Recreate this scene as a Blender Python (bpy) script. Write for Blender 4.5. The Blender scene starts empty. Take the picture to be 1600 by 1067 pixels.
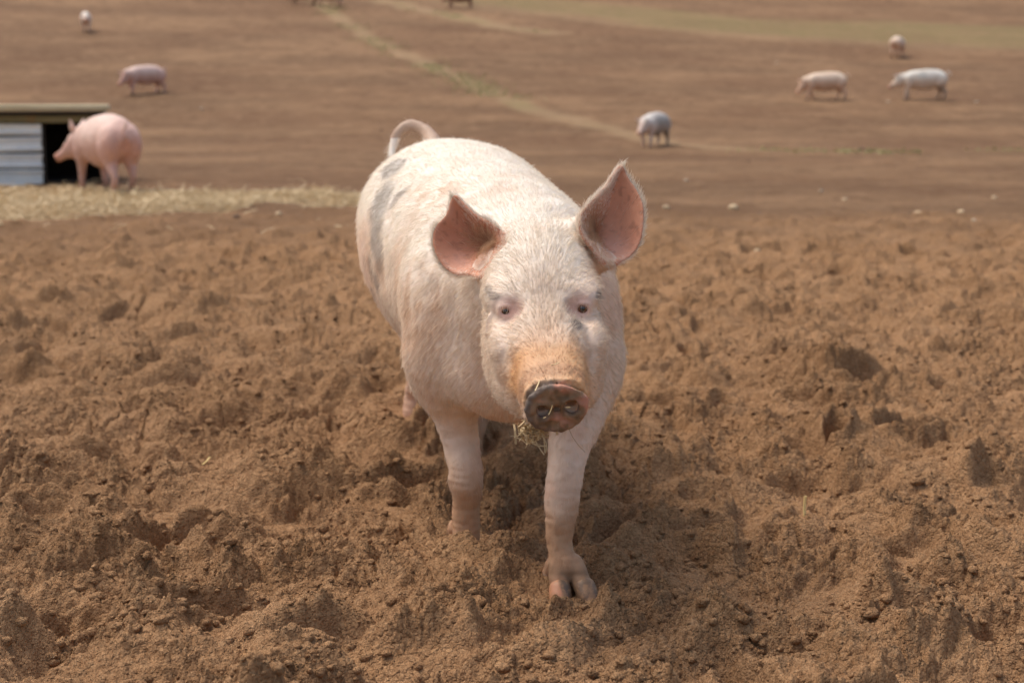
import bpy, math, random
import numpy as np
from math import radians, sin, cos, pi, sqrt

# ------------------------------------------------------------------ camera, light, exposure
scene = bpy.context.scene
COL = scene.collection
H = 0.95; PITCH = radians(9.53); FPX = 2222.2
cam_d = bpy.data.cameras.new('camera'); cam = bpy.data.objects.new('camera', cam_d); COL.objects.link(cam)
cam.location = (0, 0, H); cam.rotation_euler = (pi/2 - PITCH, 0, 0)
cam_d.lens = 50; cam_d.sensor_width = 36; cam_d.clip_start = 0.05; cam_d.clip_end = 2000
cam_d.dof.use_dof = True; cam_d.dof.focus_distance = 2.60; cam_d.dof.aperture_fstop = 4.5
scene.camera = cam
SUN_ELEV = radians(64); SUN_AZ = radians(-62)      # azimuth from +Y towards +X (negative = left, behind the pig)
world = bpy.data.worlds.new('World'); scene.world = world; world.use_nodes = True
wn = world.node_tree.nodes; wl = world.node_tree.links
bg = wn['Background']; sky = wn.new('ShaderNodeTexSky'); sky.sky_type = 'NISHITA'; sky.sun_disc = False
sky.sun_elevation = SUN_ELEV; sky.sun_rotation = SUN_AZ; sky.air_density = 1.0; sky.dust_density = 4.0; sky.ozone_density = 0.6
tint = wn.new('ShaderNodeMix'); tint.data_type = 'RGBA'; tint.blend_type = 'MULTIPLY'; tint.inputs[0].default_value = 1; tint.inputs[7].default_value = (1.0, .95, .86, 1)   # milky overcast
wl.new(sky.outputs[0], tint.inputs[6]); wl.new(tint.outputs[2], bg.inputs[0]); bg.inputs[1].default_value = 0.15
sun_d = bpy.data.lights.new('sun', 'SUN'); sun = bpy.data.objects.new('sun', sun_d); COL.objects.link(sun)
sun_d.energy = 1.1; sun_d.angle = radians(28); sun_d.color = (1.0, 0.97, 0.92)
sun.rotation_euler = (pi/2 - SUN_ELEV, 0, pi - SUN_AZ)
scene.view_settings.view_transform = 'Standard'; scene.view_settings.look = 'None'
scene.view_settings.exposure = 0.60; scene.view_settings.gamma = 1.0
scene.render.resolution_x = 1024; scene.render.resolution_y = 682

rng = np.random.default_rng(7)
random.seed(5)

# ------------------------------------------------------------------ helpers
def lin(r, g, b):
    f = lambda c: (c/255/12.92) if c/255 <= 0.04045 else ((c/255+0.055)/1.055)**2.4
    return np.array([f(r), f(g), f(b)])
def P(px, py, Y):
    "point of the photograph's pixel (px, py) at world depth Y"
    dx = (px-800)/FPX; du = (533.5-py)/FPX
    d = np.array([dx, cos(PITCH)+du*sin(PITCH), -sin(PITCH)+du*cos(PITCH)])
    s = Y/d[1]
    return np.array([d[0]*s, Y, H+d[2]*s])
def smooth(a, b, x):
    t = np.clip((x-a)/(b-a), 0, 1); return t*t*(3-2*t)
def mix(a, b, t):
    return a+(b-a)*t
def hash2(ix, iy, s=0):
    h = (ix.astype(np.int64)*374761393 + iy.astype(np.int64)*668265263 + s*974634777) & 0xffffffff
    h = ((h ^ (h >> 13))*1274126177) & 0xffffffff
    h = ((h ^ (h >> 15))*2246822519) & 0xffffffff
    return ((h ^ (h >> 16)) & 0xffffff)/float(0xffffff)
def noise2(x, y, s=0):
    "gradient noise, about -1..1"
    ix = np.floor(x); iy = np.floor(y); fx = x-ix; fy = y-iy
    u = fx*fx*fx*(fx*(fx*6-15)+10); v = fy*fy*fy*(fy*(fy*6-15)+10)
    def g(dx, dy):
        a = hash2(ix+dx, iy+dy, s)*2*pi
        return np.cos(a)*(fx-dx)+np.sin(a)*(fy-dy)
    a = g(0, 0); b = g(1, 0); c = g(0, 1); d = g(1, 1)
    return ((a+(b-a)*u)*(1-v)+(c+(d-c)*u)*v)*1.5
def hash3(ix, iy, iz, s=0):
    return hash2(ix+iz*57.0*31, iy+iz*113.0, s)
def noise3(p, s=0):
    x, y, z = p[:, 0], p[:, 1], p[:, 2]
    ix = np.floor(x); iy = np.floor(y); iz = np.floor(z); fx = x-ix; fy = y-iy; fz = z-iz
    u = fx*fx*(3-2*fx); v = fy*fy*(3-2*fy); w = fz*fz*(3-2*fz)
    def g(a, b, c): return hash3(ix+a, iy+b, iz+c, s)
    l0 = mix(mix(g(0, 0, 0), g(1, 0, 0), u), mix(g(0, 1, 0), g(1, 1, 0), u), v)
    l1 = mix(mix(g(0, 0, 1), g(1, 0, 1), u), mix(g(0, 1, 1), g(1, 1, 1), u), v)
    return mix(l0, l1, w)*2-1
def worley_bumps(x, y, s, dens=1.0, rmin=.25, rmax=.6):
    "field of rounded lumps in a unit grid: height 0..1"
    ix = np.floor(x); iy = np.floor(y); out = np.zeros_like(x)
    for dx in (-1, 0, 1):
        for dy in (-1, 0, 1):
            cx = ix+dx; cy = iy+dy
            px = cx+hash2(cx, cy, s); py = cy+hash2(cx, cy, s+1); h3 = hash2(cx, cy, s+2)
            r = rmin+(rmax-rmin)*h3
            q = 1-((x-px)**2+(y-py)**2)/(r*r)
            b = np.sqrt(np.clip(q, 0, 1))*r/rmax*(hash2(cx, cy, s+3) < dens)
            out = np.maximum(out, b)
    return out
def props(o, label=None, cat=None, group=None, kind=None):
    if label: o['label'] = label
    if cat: o['category'] = cat
    if group: o['group'] = group
    if kind: o['kind'] = kind
    return o
def mesh_np(name, V, F, mat=None, parent=None, attrs=None, smooth_=True, loc=None):
    "V (n,3) float, F (m,4) or (m,3) int -> ONE mesh object"
    me = bpy.data.meshes.new(name)
    V = np.asarray(V, dtype=np.float64)
    if loc is not None: V = V-np.asarray(loc)
    F = np.asarray(F, dtype=np.int32); k = F.shape[1]
    me.vertices.add(len(V)); me.vertices.foreach_set('co', V.astype(np.float32).ravel())
    me.loops.add(F.size); me.loops.foreach_set('vertex_index', F.ravel())
    me.polygons.add(len(F)); me.polygons.foreach_set('loop_start', np.arange(0, F.size, k, dtype=np.int32))
    me.update(calc_edges=True)
    me.polygons.foreach_set('use_smooth', np.full(len(F), smooth_))
    for an, arr in (attrs or {}).items():
        a = me.attributes.new(an, 'FLOAT_COLOR', 'POINT')
        arr = np.asarray(arr, dtype=np.float32)
        if arr.shape[1] == 3: arr = np.concatenate([arr, np.ones((len(arr), 1), np.float32)], 1)
        a.data.foreach_set('color', arr.ravel())
    if mat: me.materials.append(mat)
    o = bpy.data.objects.new(name, me); COL.objects.link(o)
    if parent is not None: o.parent = parent
    elif loc is not None: o.location = loc
    return o
def empty(name, loc):
    o = bpy.data.objects.new(name, None); COL.objects.link(o); o.location = loc; o.empty_display_size = .1
    return o
class NT:
    "tiny node-tree helper"
    def __init__(self, name):
        self.m = bpy.data.materials.new(name); self.m.use_nodes = True
        self.n = self.m.node_tree.nodes; self.l = self.m.node_tree.links; self.b = self.n['Principled BSDF']
    def node(self, t, ins=None, **kw):
        x = self.n.new(t)
        for k, v in kw.items(): setattr(x, k, v)
        for k, v in (ins or {}).items(): self.put(v, x.inputs[k])
        return x
    def put(self, v, sock):
        if isinstance(v, bpy.types.NodeSocket): self.l.new(v, sock)
        elif isinstance(v, (tuple, list, np.ndarray)):
            v = tuple(float(c) for c in v)
            sock.default_value = v if len(v) == len(sock.default_value) else v+(1.0,)
        else: sock.default_value = v
    def noise(self, vec, scale, detail=3, rough=.55, dist=0.0):
        return self.node('ShaderNodeTexNoise', {'Vector': vec, 'Scale': scale, 'Detail': detail, 'Roughness': rough, 'Distortion': dist}).outputs['Fac']
    def mapping(self, vec, scale, rot=(0, 0, 0)):
        return self.node('ShaderNodeMapping', {'Vector': vec, 'Scale': scale, 'Rotation': rot}).outputs[0]
    def ramp(self, fac, a, b, lo=0.0, hi=1.0):
        return self.node('ShaderNodeMapRange', {0: fac, 1: a, 2: b, 3: lo, 4: hi}, interpolation_type='SMOOTHSTEP').outputs[0]
    def mixc(self, fac, a, b, bt='MIX'):
        x = self.node('ShaderNodeMix', data_type='RGBA', blend_type=bt)
        self.put(fac, x.inputs[0]); self.put(a, x.inputs[6]); self.put(b, x.inputs[7])
        return x.outputs[2]
    def math(self, op, a, b=0.0):
        x = self.node('ShaderNodeMath', operation=op); self.put(a, x.inputs[0]); self.put(b, x.inputs[1]); return x.outputs[0]
    def bump(self, h, strength, dist, normal=None):
        x = self.node('ShaderNodeBump', {'Height': h, 'Strength': strength, 'Distance': dist})
        if normal is not None: self.put(normal, x.inputs['Normal'])
        return x.outputs[0]

# ------------------------------------------------------------------ terrain shape (large scale)
_ty = np.array([-400, 0, 26, 30, 34, 40, 47, 55, 65, 75, 100, 150, 250, 400.])
_tz = np.array([0, 0, 0, .02, .28, 1.05, 1.98, 3.12, 4.72, 6.35, 10.5, 18, 27, 30.])
_dy = np.linspace(-400, 400, 4001)
_dz = np.interp(_dy, _ty, _tz); _k = np.hanning(31); _k /= _k.sum()
_dz = np.convolve(np.pad(_dz, 15, mode='edge'), _k, mode='valid')
def base_z(x, y):
    return np.interp(y, _dy, _dz) - x*0.032*smooth(30, 55, y)*np.clip(1-np.abs(x)/200, 0, 1)
def ground_at(px, py):
    "world point where the sight line of a photograph pixel meets the terrain"
    ys = np.concatenate([np.linspace(1.5, 30, 1500), np.linspace(30, 140, 1500)])
    p0 = P(px, py, 1.0)
    x = p0[0]*ys; z = H+(p0[2]-H)*ys
    d = z-base_z(x, ys)
    i = np.argmax(d < 0)
    return np.array([x[i], ys[i], base_z(x[i], ys[i])])
def dist_poly(x, y, pts):
    "distance from a world polyline, with parameter 0..1 along it"
    best = np.full(x.shape, 1e9); par = np.zeros(x.shape); n = len(pts)-1
    for i in range(n):
        ax, ay = pts[i][:2]; bx, by = pts[i+1][:2]
        dx, dy = bx-ax, by-ay; t = np.clip(((x-ax)*dx+(y-ay)*dy)/(dx*dx+dy*dy+1e-9), 0, 1)
        d = np.hypot(x-ax-t*dx, y-ay-t*dy); m = d < best
        best = np.where(m, d, best); par = np.where(m, (i+t)/n, par)
    return best, par

# hoof prints: (px, py, length, width, depth, heading in degrees from +Y)
prints = [(245, 738, .17, .10, .075, 20), (290, 832, .20, .11, .08, 15), (322, 868, .12, .07, .05, -30), (120, 985, .17, .09, .07, 40), (325, 965, .12, .08, .05, 80),
          (512, 1003, .16, .07, .06, 75), (335, 655, .15, .08, .055, 60), (265, 575, .20, .11, .06, 80), (130, 590, .18, .10, .05, 70), (60, 510, .2, .1, .06, 80),
          (110, 825, .16, .08, .05, 60), (15, 820, .2, .1, .05, 70), (425, 610, .2, .07, .04, 85), (500, 645, .16, .09, .045, 50), (640, 745, .18, .10, .06, 40), (675, 670, .2, .1, .05, 20),
          (590, 860, .15, .07, .04, 70), (1125, 825, .17, .10, .06, 70), (1165, 795, .14, .09, .055, 30), (1300, 925, .26, .13, .06, 30), (1345, 965, .12, .06, .06, 20), (1250, 705, .16, .12, .06, 20),
          (1300, 700, .14, .06, .06, 5), (1415, 690, .16, .09, .07, 60), (1395, 600, .26, .14, .055, 80), (1515, 530, .2, .1, .07, 75), (1230, 745, .2, .07, .05, 75), (1140, 685, .14, .07, .05, 40),
          (1520, 865, .12, .08, .06, 60), (1060, 575, .2, .12, .05, 75), (1580, 1000, .18, .1, .09, 40), (1010, 625, .16, .08, .05, 60), (1120, 630, .12, .08, .05, 30),
          (990, 830, .16, .08, .05, 30), (1430, 870, .22, .12, .04, 20), (160, 715, .16, .08, .04, 60), (150, 960, .14, .07, .05, 30), (1150, 985, .12, .07, .04, 20), (640, 1010, .22, .1, .035, 70), (1250, 565, .2, .1, .05, 70),
          (870, 985, .2, .12, .03, 60), (360, 470, .25, .1, .06, 80), (480, 460, .2, .1, .05, 70), (1200, 400, .25, .12, .05, 80), (1500, 400, .3, .15, .07, 85), (250, 430, .2, .12, .05, 75), (1150, 470, .2, .1, .05, 60)]
FOOT = [(P(885, 925, 2.70), .075), (P(728, 838, 3.03), .075), (P(650, 634, 4.35), .08), (P(740, 706, 3.87), .08)]
PR = []
for (a, b, L, W, D, ang) in prints:
    g = ground_at(a, b); PR.append((g[0], g[1], L, W, D, radians(ang), hash((a*7+b) % 97)))
_r = random.Random(11)
tries = 0
while len(PR) < 640 and tries < 20000:
    tries += 1
    yy = 1.3+14*_r.random()**1.0; xx = (_r.random()*2-1)*(1.2+yy*.62)
    if any((xx-p[0])**2+(yy-p[1])**2 < (.20 if p[1] < 5 else .24)**2 for p in PR): continue
    if any((xx-f[0][0])**2+(yy-f[0][1])**2 < .2**2 for f in FOOT): continue
    PR.append((xx, yy, .10+.13*_r.random(), .05+.06*_r.random(), .015+.045*_r.random()**1.6, _r.random()*pi, _r.randrange(99)))
ROUGH_EDGE = 11.2
straw_c = [ground_at(a, b) for a, b in ((-700, 308), (-150, 314), (0, 316), (150, 319), (300, 314), (420, 310), (520, 314), (600, 318))]
track1 = [ground_at(a, b) for a, b in ((497, 3), (520, 22), (580, 62), (640, 88), (700, 115), (760, 142), (830, 172), (900, 190), (960, 203), (1040, 222), (1200, 236))]
track2 = [ground_at(a, b) for a, b in ((600, 2), (660, 16), (720, 28), (780, 42), (860, 52))]
track3 = [ground_at(a, b) for a, b in ((1200, 236), (1380, 240), (1500, 237), (1640, 236), (2000, 238))]
band_lo = [(ground_at(a, b)) for a, b in ((690, 2), (780, 14), (880, 24), (1000, 40), (1120, 52), (1260, 60), (1400, 68), (1600, 76), (2100, 92))]
band_hi = [(ground_at(a, b)) for a, b in ((750, -14), (860, -6), (960, 8), (1060, 18), (1180, 28), (1320, 32), (1600, 40), (2100, 50))]

def soil_height(x, y):
    "fine relief of the churned soil; fades into trampled ground beyond ROUGH_EDGE"
    edge = ROUGH_EDGE + 1.3*noise2(x*.45, y*.45, 91) + .9*noise2(x*1.5, y*1.5, 92)
    rough = 1-smooth(edge-3.4, edge+2.2, y)
    rough = np.clip(rough, 0, 1)*(1-smooth(25, 40, np.hypot(x, y)))
    far = 1-smooth(20, 60, np.hypot(x, y))
    amp = .20*far+.80*rough*(1-.20*smooth(4, 9, y))
    # domain warp
    wx = x+.05*noise2(x*3.1, y*3.1, 1)+.018*noise2(x*11, y*11, 2); wy = y+.05*noise2(x*3.1, y*3.1, 3)+.018*noise2(x*11, y*11, 4)
    h = .066*noise2(wx*1.3, wy*1.3, 5)+.058*noise2(wx*2.7, wy*2.7, 6)
    patch0 = smooth(-.3, .3, noise2(wx*1.9+4, wy*1.9, 90))
    h += .088*(np.abs(noise2(wx*3.9, wy*4.4, 7))-.3)
    h += .064*(np.abs(noise2(wx*7.5, wy*7.5, 8))-.3)*(.45+.55*patch0)
    # smooth trodden patches against crumbly ones
    patch = smooth(-.28, .22, noise2(wx*3.3+9, wy*3.3, 9)+.35*noise2(wx*9, wy*9, 10))
    pk = np.ones_like(x)
    for (cx, cy, L, W, D, ang, sd) in PR:
        m = (np.abs(x-cx) < .3) & (np.abs(y-cy) < .3)
        if not m.any(): continue
        X = wx[m]-cx; Y = wy[m]-cy; c, s = cos(ang), sin(ang)
        a = (X*s+Y*c)/L; b = (X*c-Y*s)/W
        rr = np.sqrt(a*a+b*b+1e-9)*(1+.13*noise2(x[m]*16+sd, y[m]*16, 12))
        inside = 1-smooth(.34, .78, rr)
        tilt = .75+.5*a*(1 if sd % 2 else -1)
        rim = np.exp(-((rr-.86)/.22)**2)
        floor = h[m]*.35-1.1*D*tilt
        h[m] = mix(h[m], floor, inside)+D*.50*rim*(.6+.5*noise2(x[m]*8, y[m]*8, 13+sd))
        pk[m] *= 1-.85*inside
    crumb = (.35+.65*patch)*pk
    b1 = np.abs(noise2(wx*19, wy*19, 14)); b2 = np.abs(noise2(wx*41, wy*41, 15)); b3 = np.abs(noise2(wx*87, wy*87, 16))
    cl = worley_bumps(wx*14+.3*b1, wy*14, 20, .33, .22, .55)
    cm = worley_bumps(wx*31, wy*31, 30, .55, .25, .6)
    cs = worley_bumps(wx*68, wy*68, 40, .75, .25, .65)
    ct = worley_bumps(wx*125+.4*b2, wy*125, 47, .85, .3, .65)
    h += crumb*(.024*cl+.0155*cm+0.0098*cs)+(.3+.7*crumb)*(.0058*ct+.025*(b1-.25)+.0085*(b2-.25)+.0045*(b3-.25))
    crack = smooth(.06, .0, np.abs(noise2(wx*6.5+3, wy*6.5, 17)))*smooth(0, .4, noise2(wx*2+5, wy*2, 18))
    h -= .026*crack
    for (f, r) in FOOT:
        d = np.hypot(x-f[0], (y-f[1])*1.0)
        w = 1-smooth(r*.6, r*2.1, d)
        h = mix(h, -.016+.35*(h-.02*np.exp(-(d/r)**2)), w)
        h += .012*np.exp(-((d-r*2.0)/(.35*r))**2)*(.5+noise2(x*9, y*9, 19))
    return h*amp, rough

def ring_spacing(a, b, ratio):
    n = int(math.log(b/a)/ratio)+1
    return a*(b/a)**(np.arange(n)/n)
rad = np.concatenate([np.linspace(.05, 1.5, 30), ring_spacing(1.62, 5.2, .0013), ring_spacing(5.2, 13, .0026), ring_spacing(13, 110, .006), ring_spacing(110, 420, .05), [430.]])
fine = radians(31)
ang = np.concatenate([np.arange(-fine, fine, .0009), np.linspace(fine, 2*pi-fine, 160, endpoint=False)])
NA = len(ang); NR = len(rad)
R_, A_ = np.meshgrid(rad, ang, indexing='ij')
gx = (R_*np.sin(A_)).ravel(); gy = (R_*np.cos(A_)).ravel()
gh, grough = soil_height(gx, gy)
gz = base_z(gx, gy)+gh
# soft rows left by the harrow on the far field
rows = .012*noise2(gx*.6, gy*1.1, 50)*smooth(14, 24, gy)
gz += rows
# ground cover masks (where straw, grass and dry tracks lie)
ds, ps = dist_poly(gx, gy, straw_c)
edge_n = .6*noise2(gx*1.1, gy*1.6, 60)+.25*noise2(gx*4, gy*4, 61)
wst = np.interp(ps, [0, .3, .6, .8, 1], [2.4, 2.1, 1.6, .8, .35])
straw = (1-smooth(wst*.55, wst*1.1, ds+edge_n))
d1, p1 = dist_poly(gx, gy, track1); d2, p2 = dist_poly(gx, gy, track2); d3, p3 = dist_poly(gx, gy, track3)
nz = noise2(gx*.9, gy*.9, 62); nz2 = noise2(gx*.35, gy*.35, 63)
grass = (1-smooth(.1, .5, d1+.25*nz))*smooth(-.15, .6, nz2)*(1-smooth(.5, .8, p1)*.8)*.85
grass = np.maximum(grass, (1-smooth(.2, .7, d2+.3*nz))*smooth(.1, .35, nz2+.1)*.6)
grass = np.maximum(grass, (1-smooth(.2, .8, d3+.3*nz))*smooth(-.1, .5, nz2)*.5)
dry = np.maximum((1-smooth(.12, .60, d1+.25*nz))*.75, (1-smooth(.3, 1.2, d2+.5*nz))*.8)
poly = np.array([p[:2] for p in band_lo]+[p[:2] for p in band_hi[::-1]])
def in_poly(x, y, poly):
    c = np.zeros(x.shape, bool); n = len(poly); j = n-1
    for i in range(n):
        xi, yi = poly[i]; xj, yj = poly[j]
        c ^= ((yi > y) != (yj > y)) & (x < (xj-xi)*(y-yi)/(yj-yi+1e-12)+xi); j = i
    return c
wob = .8*noise2(gx*.25, gy*.25, 64)
dl, _ = dist_poly(gx, gy, band_lo); dh, _ = dist_poly(gx, gy, band_hi)
inb = in_poly(gx, gy, poly)
sd_ = np.minimum(dl, dh)*np.where(inb, 1, -1)+wob
stub = smooth(-.7, 1.6, sd_)
stub_edge = np.exp(-((dl-.6+wob)/1.0)**2)*(gy > 40)
grass = np.maximum(grass, stub*(.75+.25*nz2))
dry = np.maximum(dry, np.maximum(stub*.2, stub_edge*.4))
mask = np.stack([straw, grass, dry, grough], 1)
ii, jj = np.meshgrid(np.arange(NR-1), np.arange(NA), indexing='ij')
j2 = (jj+1) % NA
F = np.stack([ii*NA+jj, ii*NA+j2, (ii+1)*NA+j2, (ii+1)*NA+jj], -1).reshape(-1, 4)[:, ::-1]

g = NT('soil'); tc = g.node('ShaderNodeTexCoord').outputs['Object']
at = g.node('ShaderNodeAttribute', attribute_name='cover'); sep = g.node('ShaderNodeSeparateColor', {0: at.outputs['Color']})
s_straw, s_grass, s_dry, s_rough = sep.outputs[0], sep.outputs[1], sep.outputs[2], at.outputs['Alpha']
n_big = g.noise(tc, 1.6, 4, .6); n_mid = g.noise(tc, 14, 4, .65); n_fine = g.noise(tc, 190, 3, .7); n_fine2 = g.noise(tc, 620, 2, .7)
row_v = g.mapping(tc, (.16, .34, .1), (0, 0, radians(4))); n_row = g.noise(row_v, 1.0, 5, .6)
row_v2 = g.mapping(tc, (.5, 3.2, .5), (0, 0, radians(-3))); n_row2 = g.noise(row_v2, 1.0, 4, .65)
near = g.mixc(g.ramp(n_big, .35, .65), lin(138, 104, 73), lin(166, 129, 95))
near = g.mixc(g.math('MULTIPLY', g.ramp(n_mid, .38, .62), .45), near, lin(172, 134, 98))
wv = g.node('ShaderNodeVectorMath', {0: tc}, operation='ADD'); nv = g.node('ShaderNodeTexNoise', {'Vector': tc, 'Scale': 60.0, 'Detail': 3})
sc_ = g.node('ShaderNodeVectorMath', {0: nv.outputs['Color']}, operation='SCALE'); sc_.inputs['Scale'].default_value = .010; g.l.new(sc_.outputs[0], wv.inputs[1]); wv = wv.outputs[0]
v1 = g.node('ShaderNodeTexVoronoi', {'Vector': wv, 'Scale': 75.0}); v2 = g.node('ShaderNodeTexVoronoi', {'Vector': wv, 'Scale': 190.0})
gr1 = g.node('ShaderNodeSeparateColor', {0: v1.outputs['Color']}).outputs[0]; gr2 = g.node('ShaderNodeSeparateColor', {0: v2.outputs['Color']}).outputs[0]
near = g.mixc(g.math('MULTIPLY', g.ramp(gr1, .45, 1.0), .38), near, lin(196, 157, 118))
near = g.mixc(g.math('MULTIPLY', g.ramp(gr2, .35, 0.0), .45), near, lin(106, 72, 46))
near = g.mixc(g.math('MULTIPLY', g.ramp(n_fine, .45, .75), .45), near, lin(200, 162, 123))
near = g.mixc(g.math('MULTIPLY', g.ramp(n_fine2, .50, .3), .4), near, lin(94, 64, 41))  # dark specks at fine bump lows: crumb tone plus crevice shade in the colour
far = g.mixc(g.ramp(n_row, .36, .62), lin(112, 87, 65), lin(138, 109, 82))
far = g.mixc(g.math('MULTIPLY', g.ramp(n_row2, .42, .68), .25), far, lin(138, 108, 82))
far = g.mixc(g.math('MULTIPLY', g.ramp(n_mid, .5, .72), .35), far, lin(154, 124, 95))
far = g.mixc(g.math('MULTIPLY', g.ramp(g.noise(g.mapping(tc, (.16, .22, .1), (0, 0, .3)), 1.0, 4, .6), .42, .62), .6), far, lin(112, 84, 62))
far = g.mixc(g.math('MULTIPLY', g.ramp(g.noise(g.mapping(tc, (1.6, 1.3, 1)), 1.0, 6, .75), .48, .66), .6), far, lin(94, 69, 49))
far = g.mixc(g.math('MULTIPLY', g.ramp(g.noise(g.mapping(tc, (2.3, 1.9, 1), (0, 0, 1)), 1.0, 6, .75), .5, .7), .5), far, lin(156, 126, 98))
c = g.mixc(s_rough, far, near)
c = g.mixc(g.math('MULTIPLY', s_dry, .6), c, lin(166, 142, 110))
c = g.mixc(g.math('MULTIPLY', s_grass, .6), c, g.mixc(g.ramp(g.noise(tc, 2.5, 4, .6), .35, .65), lin(138, 122, 86), lin(122, 116, 74)))
st = g.mixc(g.ramp(g.noise(g.mapping(tc, (9, 22, 9), (0, 0, .4)), 1, 4, .7), .35, .65), lin(160, 132, 96), lin(210, 184, 144))
c = g.mixc(g.math('MULTIPLY', s_straw, .8), c, st)
g.put(c, g.b.inputs['Base Color']); g.put(.97, g.b.inputs['Roughness']); g.put(.12, g.b.inputs['Specular IOR Level'])
bh = g.math('ADD', n_fine, g.math('MULTIPLY', n_fine2, .5))
nb = g.bump(bh, 1.0, .0045)
nb = g.bump(g.ramp(v2.outputs['Distance'], .75, .05), 1.0, .0025, nb)
pm = g.ramp(g.noise(tc, 5.5, 3, .6), .40, .60, .12, 1.0)
nb = g.bump(g.math('MULTIPLY', g.ramp(v1.outputs['Distance'], .75, .05), pm), .8, .0042, nb)
g.put(nb, g.b.inputs['Normal'])
ground = mesh_np('ground', np.stack([gx, gy, gz], 1), F, g.m, attrs={'cover': mask})
props(ground, kind='structure')
print('ground verts', len(gx))

def gz_at(x, y):
    x = np.atleast_1d(np.asarray(x, float)); y = np.atleast_1d(np.asarray(y, float))
    return base_z(x, y)+soil_height(x, y)[0]+.012*noise2(x*.6, y*1.1, 50)*smooth(14, 24, y)

# loose crumbs and clods lying on the soil
ico_v = None
def ico():
    import bmesh
    bm = bmesh.new(); bmesh.ops.create_icosphere(bm, subdivisions=2, radius=1)
    v = np.array([x.co[:] for x in bm.verts]); f = np.array([[x.index for x in p.verts] for p in bm.faces]); bm.free()
    return v, f
IV, IF = ico()
def lumps(pos, size, seed):
    n = len(pos); r = np.random.default_rng(seed)
    V = np.repeat(IV[None], n, 0)
    off = r.random((n, 1, 3))*50
    q = (V*1.3+off).reshape(-1, 3)
    d = 1+.34*noise3(q, 3)+.16*noise3(q*2.3, 4)
    d = d+.10*noise3(q*5, 8)
    V = V*d.reshape(n, -1, 1)*(size[:, None, None]*np.stack([.8+.5*r.random(n), .8+.5*r.random(n), .55+.35*r.random(n)], 1)[:, None, :])
    a = r.random(n)*2*pi; ca, sa = np.cos(a)[:, None], np.sin(a)[:, None]
    X = V[..., 0]*ca-V[..., 1]*sa; Y = V[..., 0]*sa+V[..., 1]*ca
    V = np.stack([X, Y, V[..., 2]], -1)+pos[:, None, :]
    Fc = (IF[None]+(np.arange(n)*len(IV))[:, None, None]).reshape(-1, 3)
    return V.reshape(-1, 3), Fc
n = 46000
yy = 1.75+(8.5-1.75)*rng.random(n)**1.7; xx = (rng.random(n)*2-1)*(.5+yy*.42)
clm = noise2(xx*2.2, yy*2.2, 71)+.6*noise2(xx*6, yy*6, 72)
k = clm > -.15
for f, r in FOOT: k &= np.hypot(xx-f[0], yy-f[1]) > .085
xx, yy = xx[k], yy[k]
sz = .0024+.0105*rng.random(len(xx))**5
sz[rng.random(len(xx)) < .004] *= 1.8
zz = gz_at(xx, yy)-sz*.05
V, Fc = lumps(np.stack([xx, yy, zz], 1), sz, 4)
clods = mesh_np('loose_soil_crumbs', V, Fc, g.m, attrs={'cover': np.tile([0, 0, 0, 1.], (len(V), 1))})
props(clods, 'loose dry crumbs of brown earth scattered over the churned soil', 'soil crumbs', kind='stuff')

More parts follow.
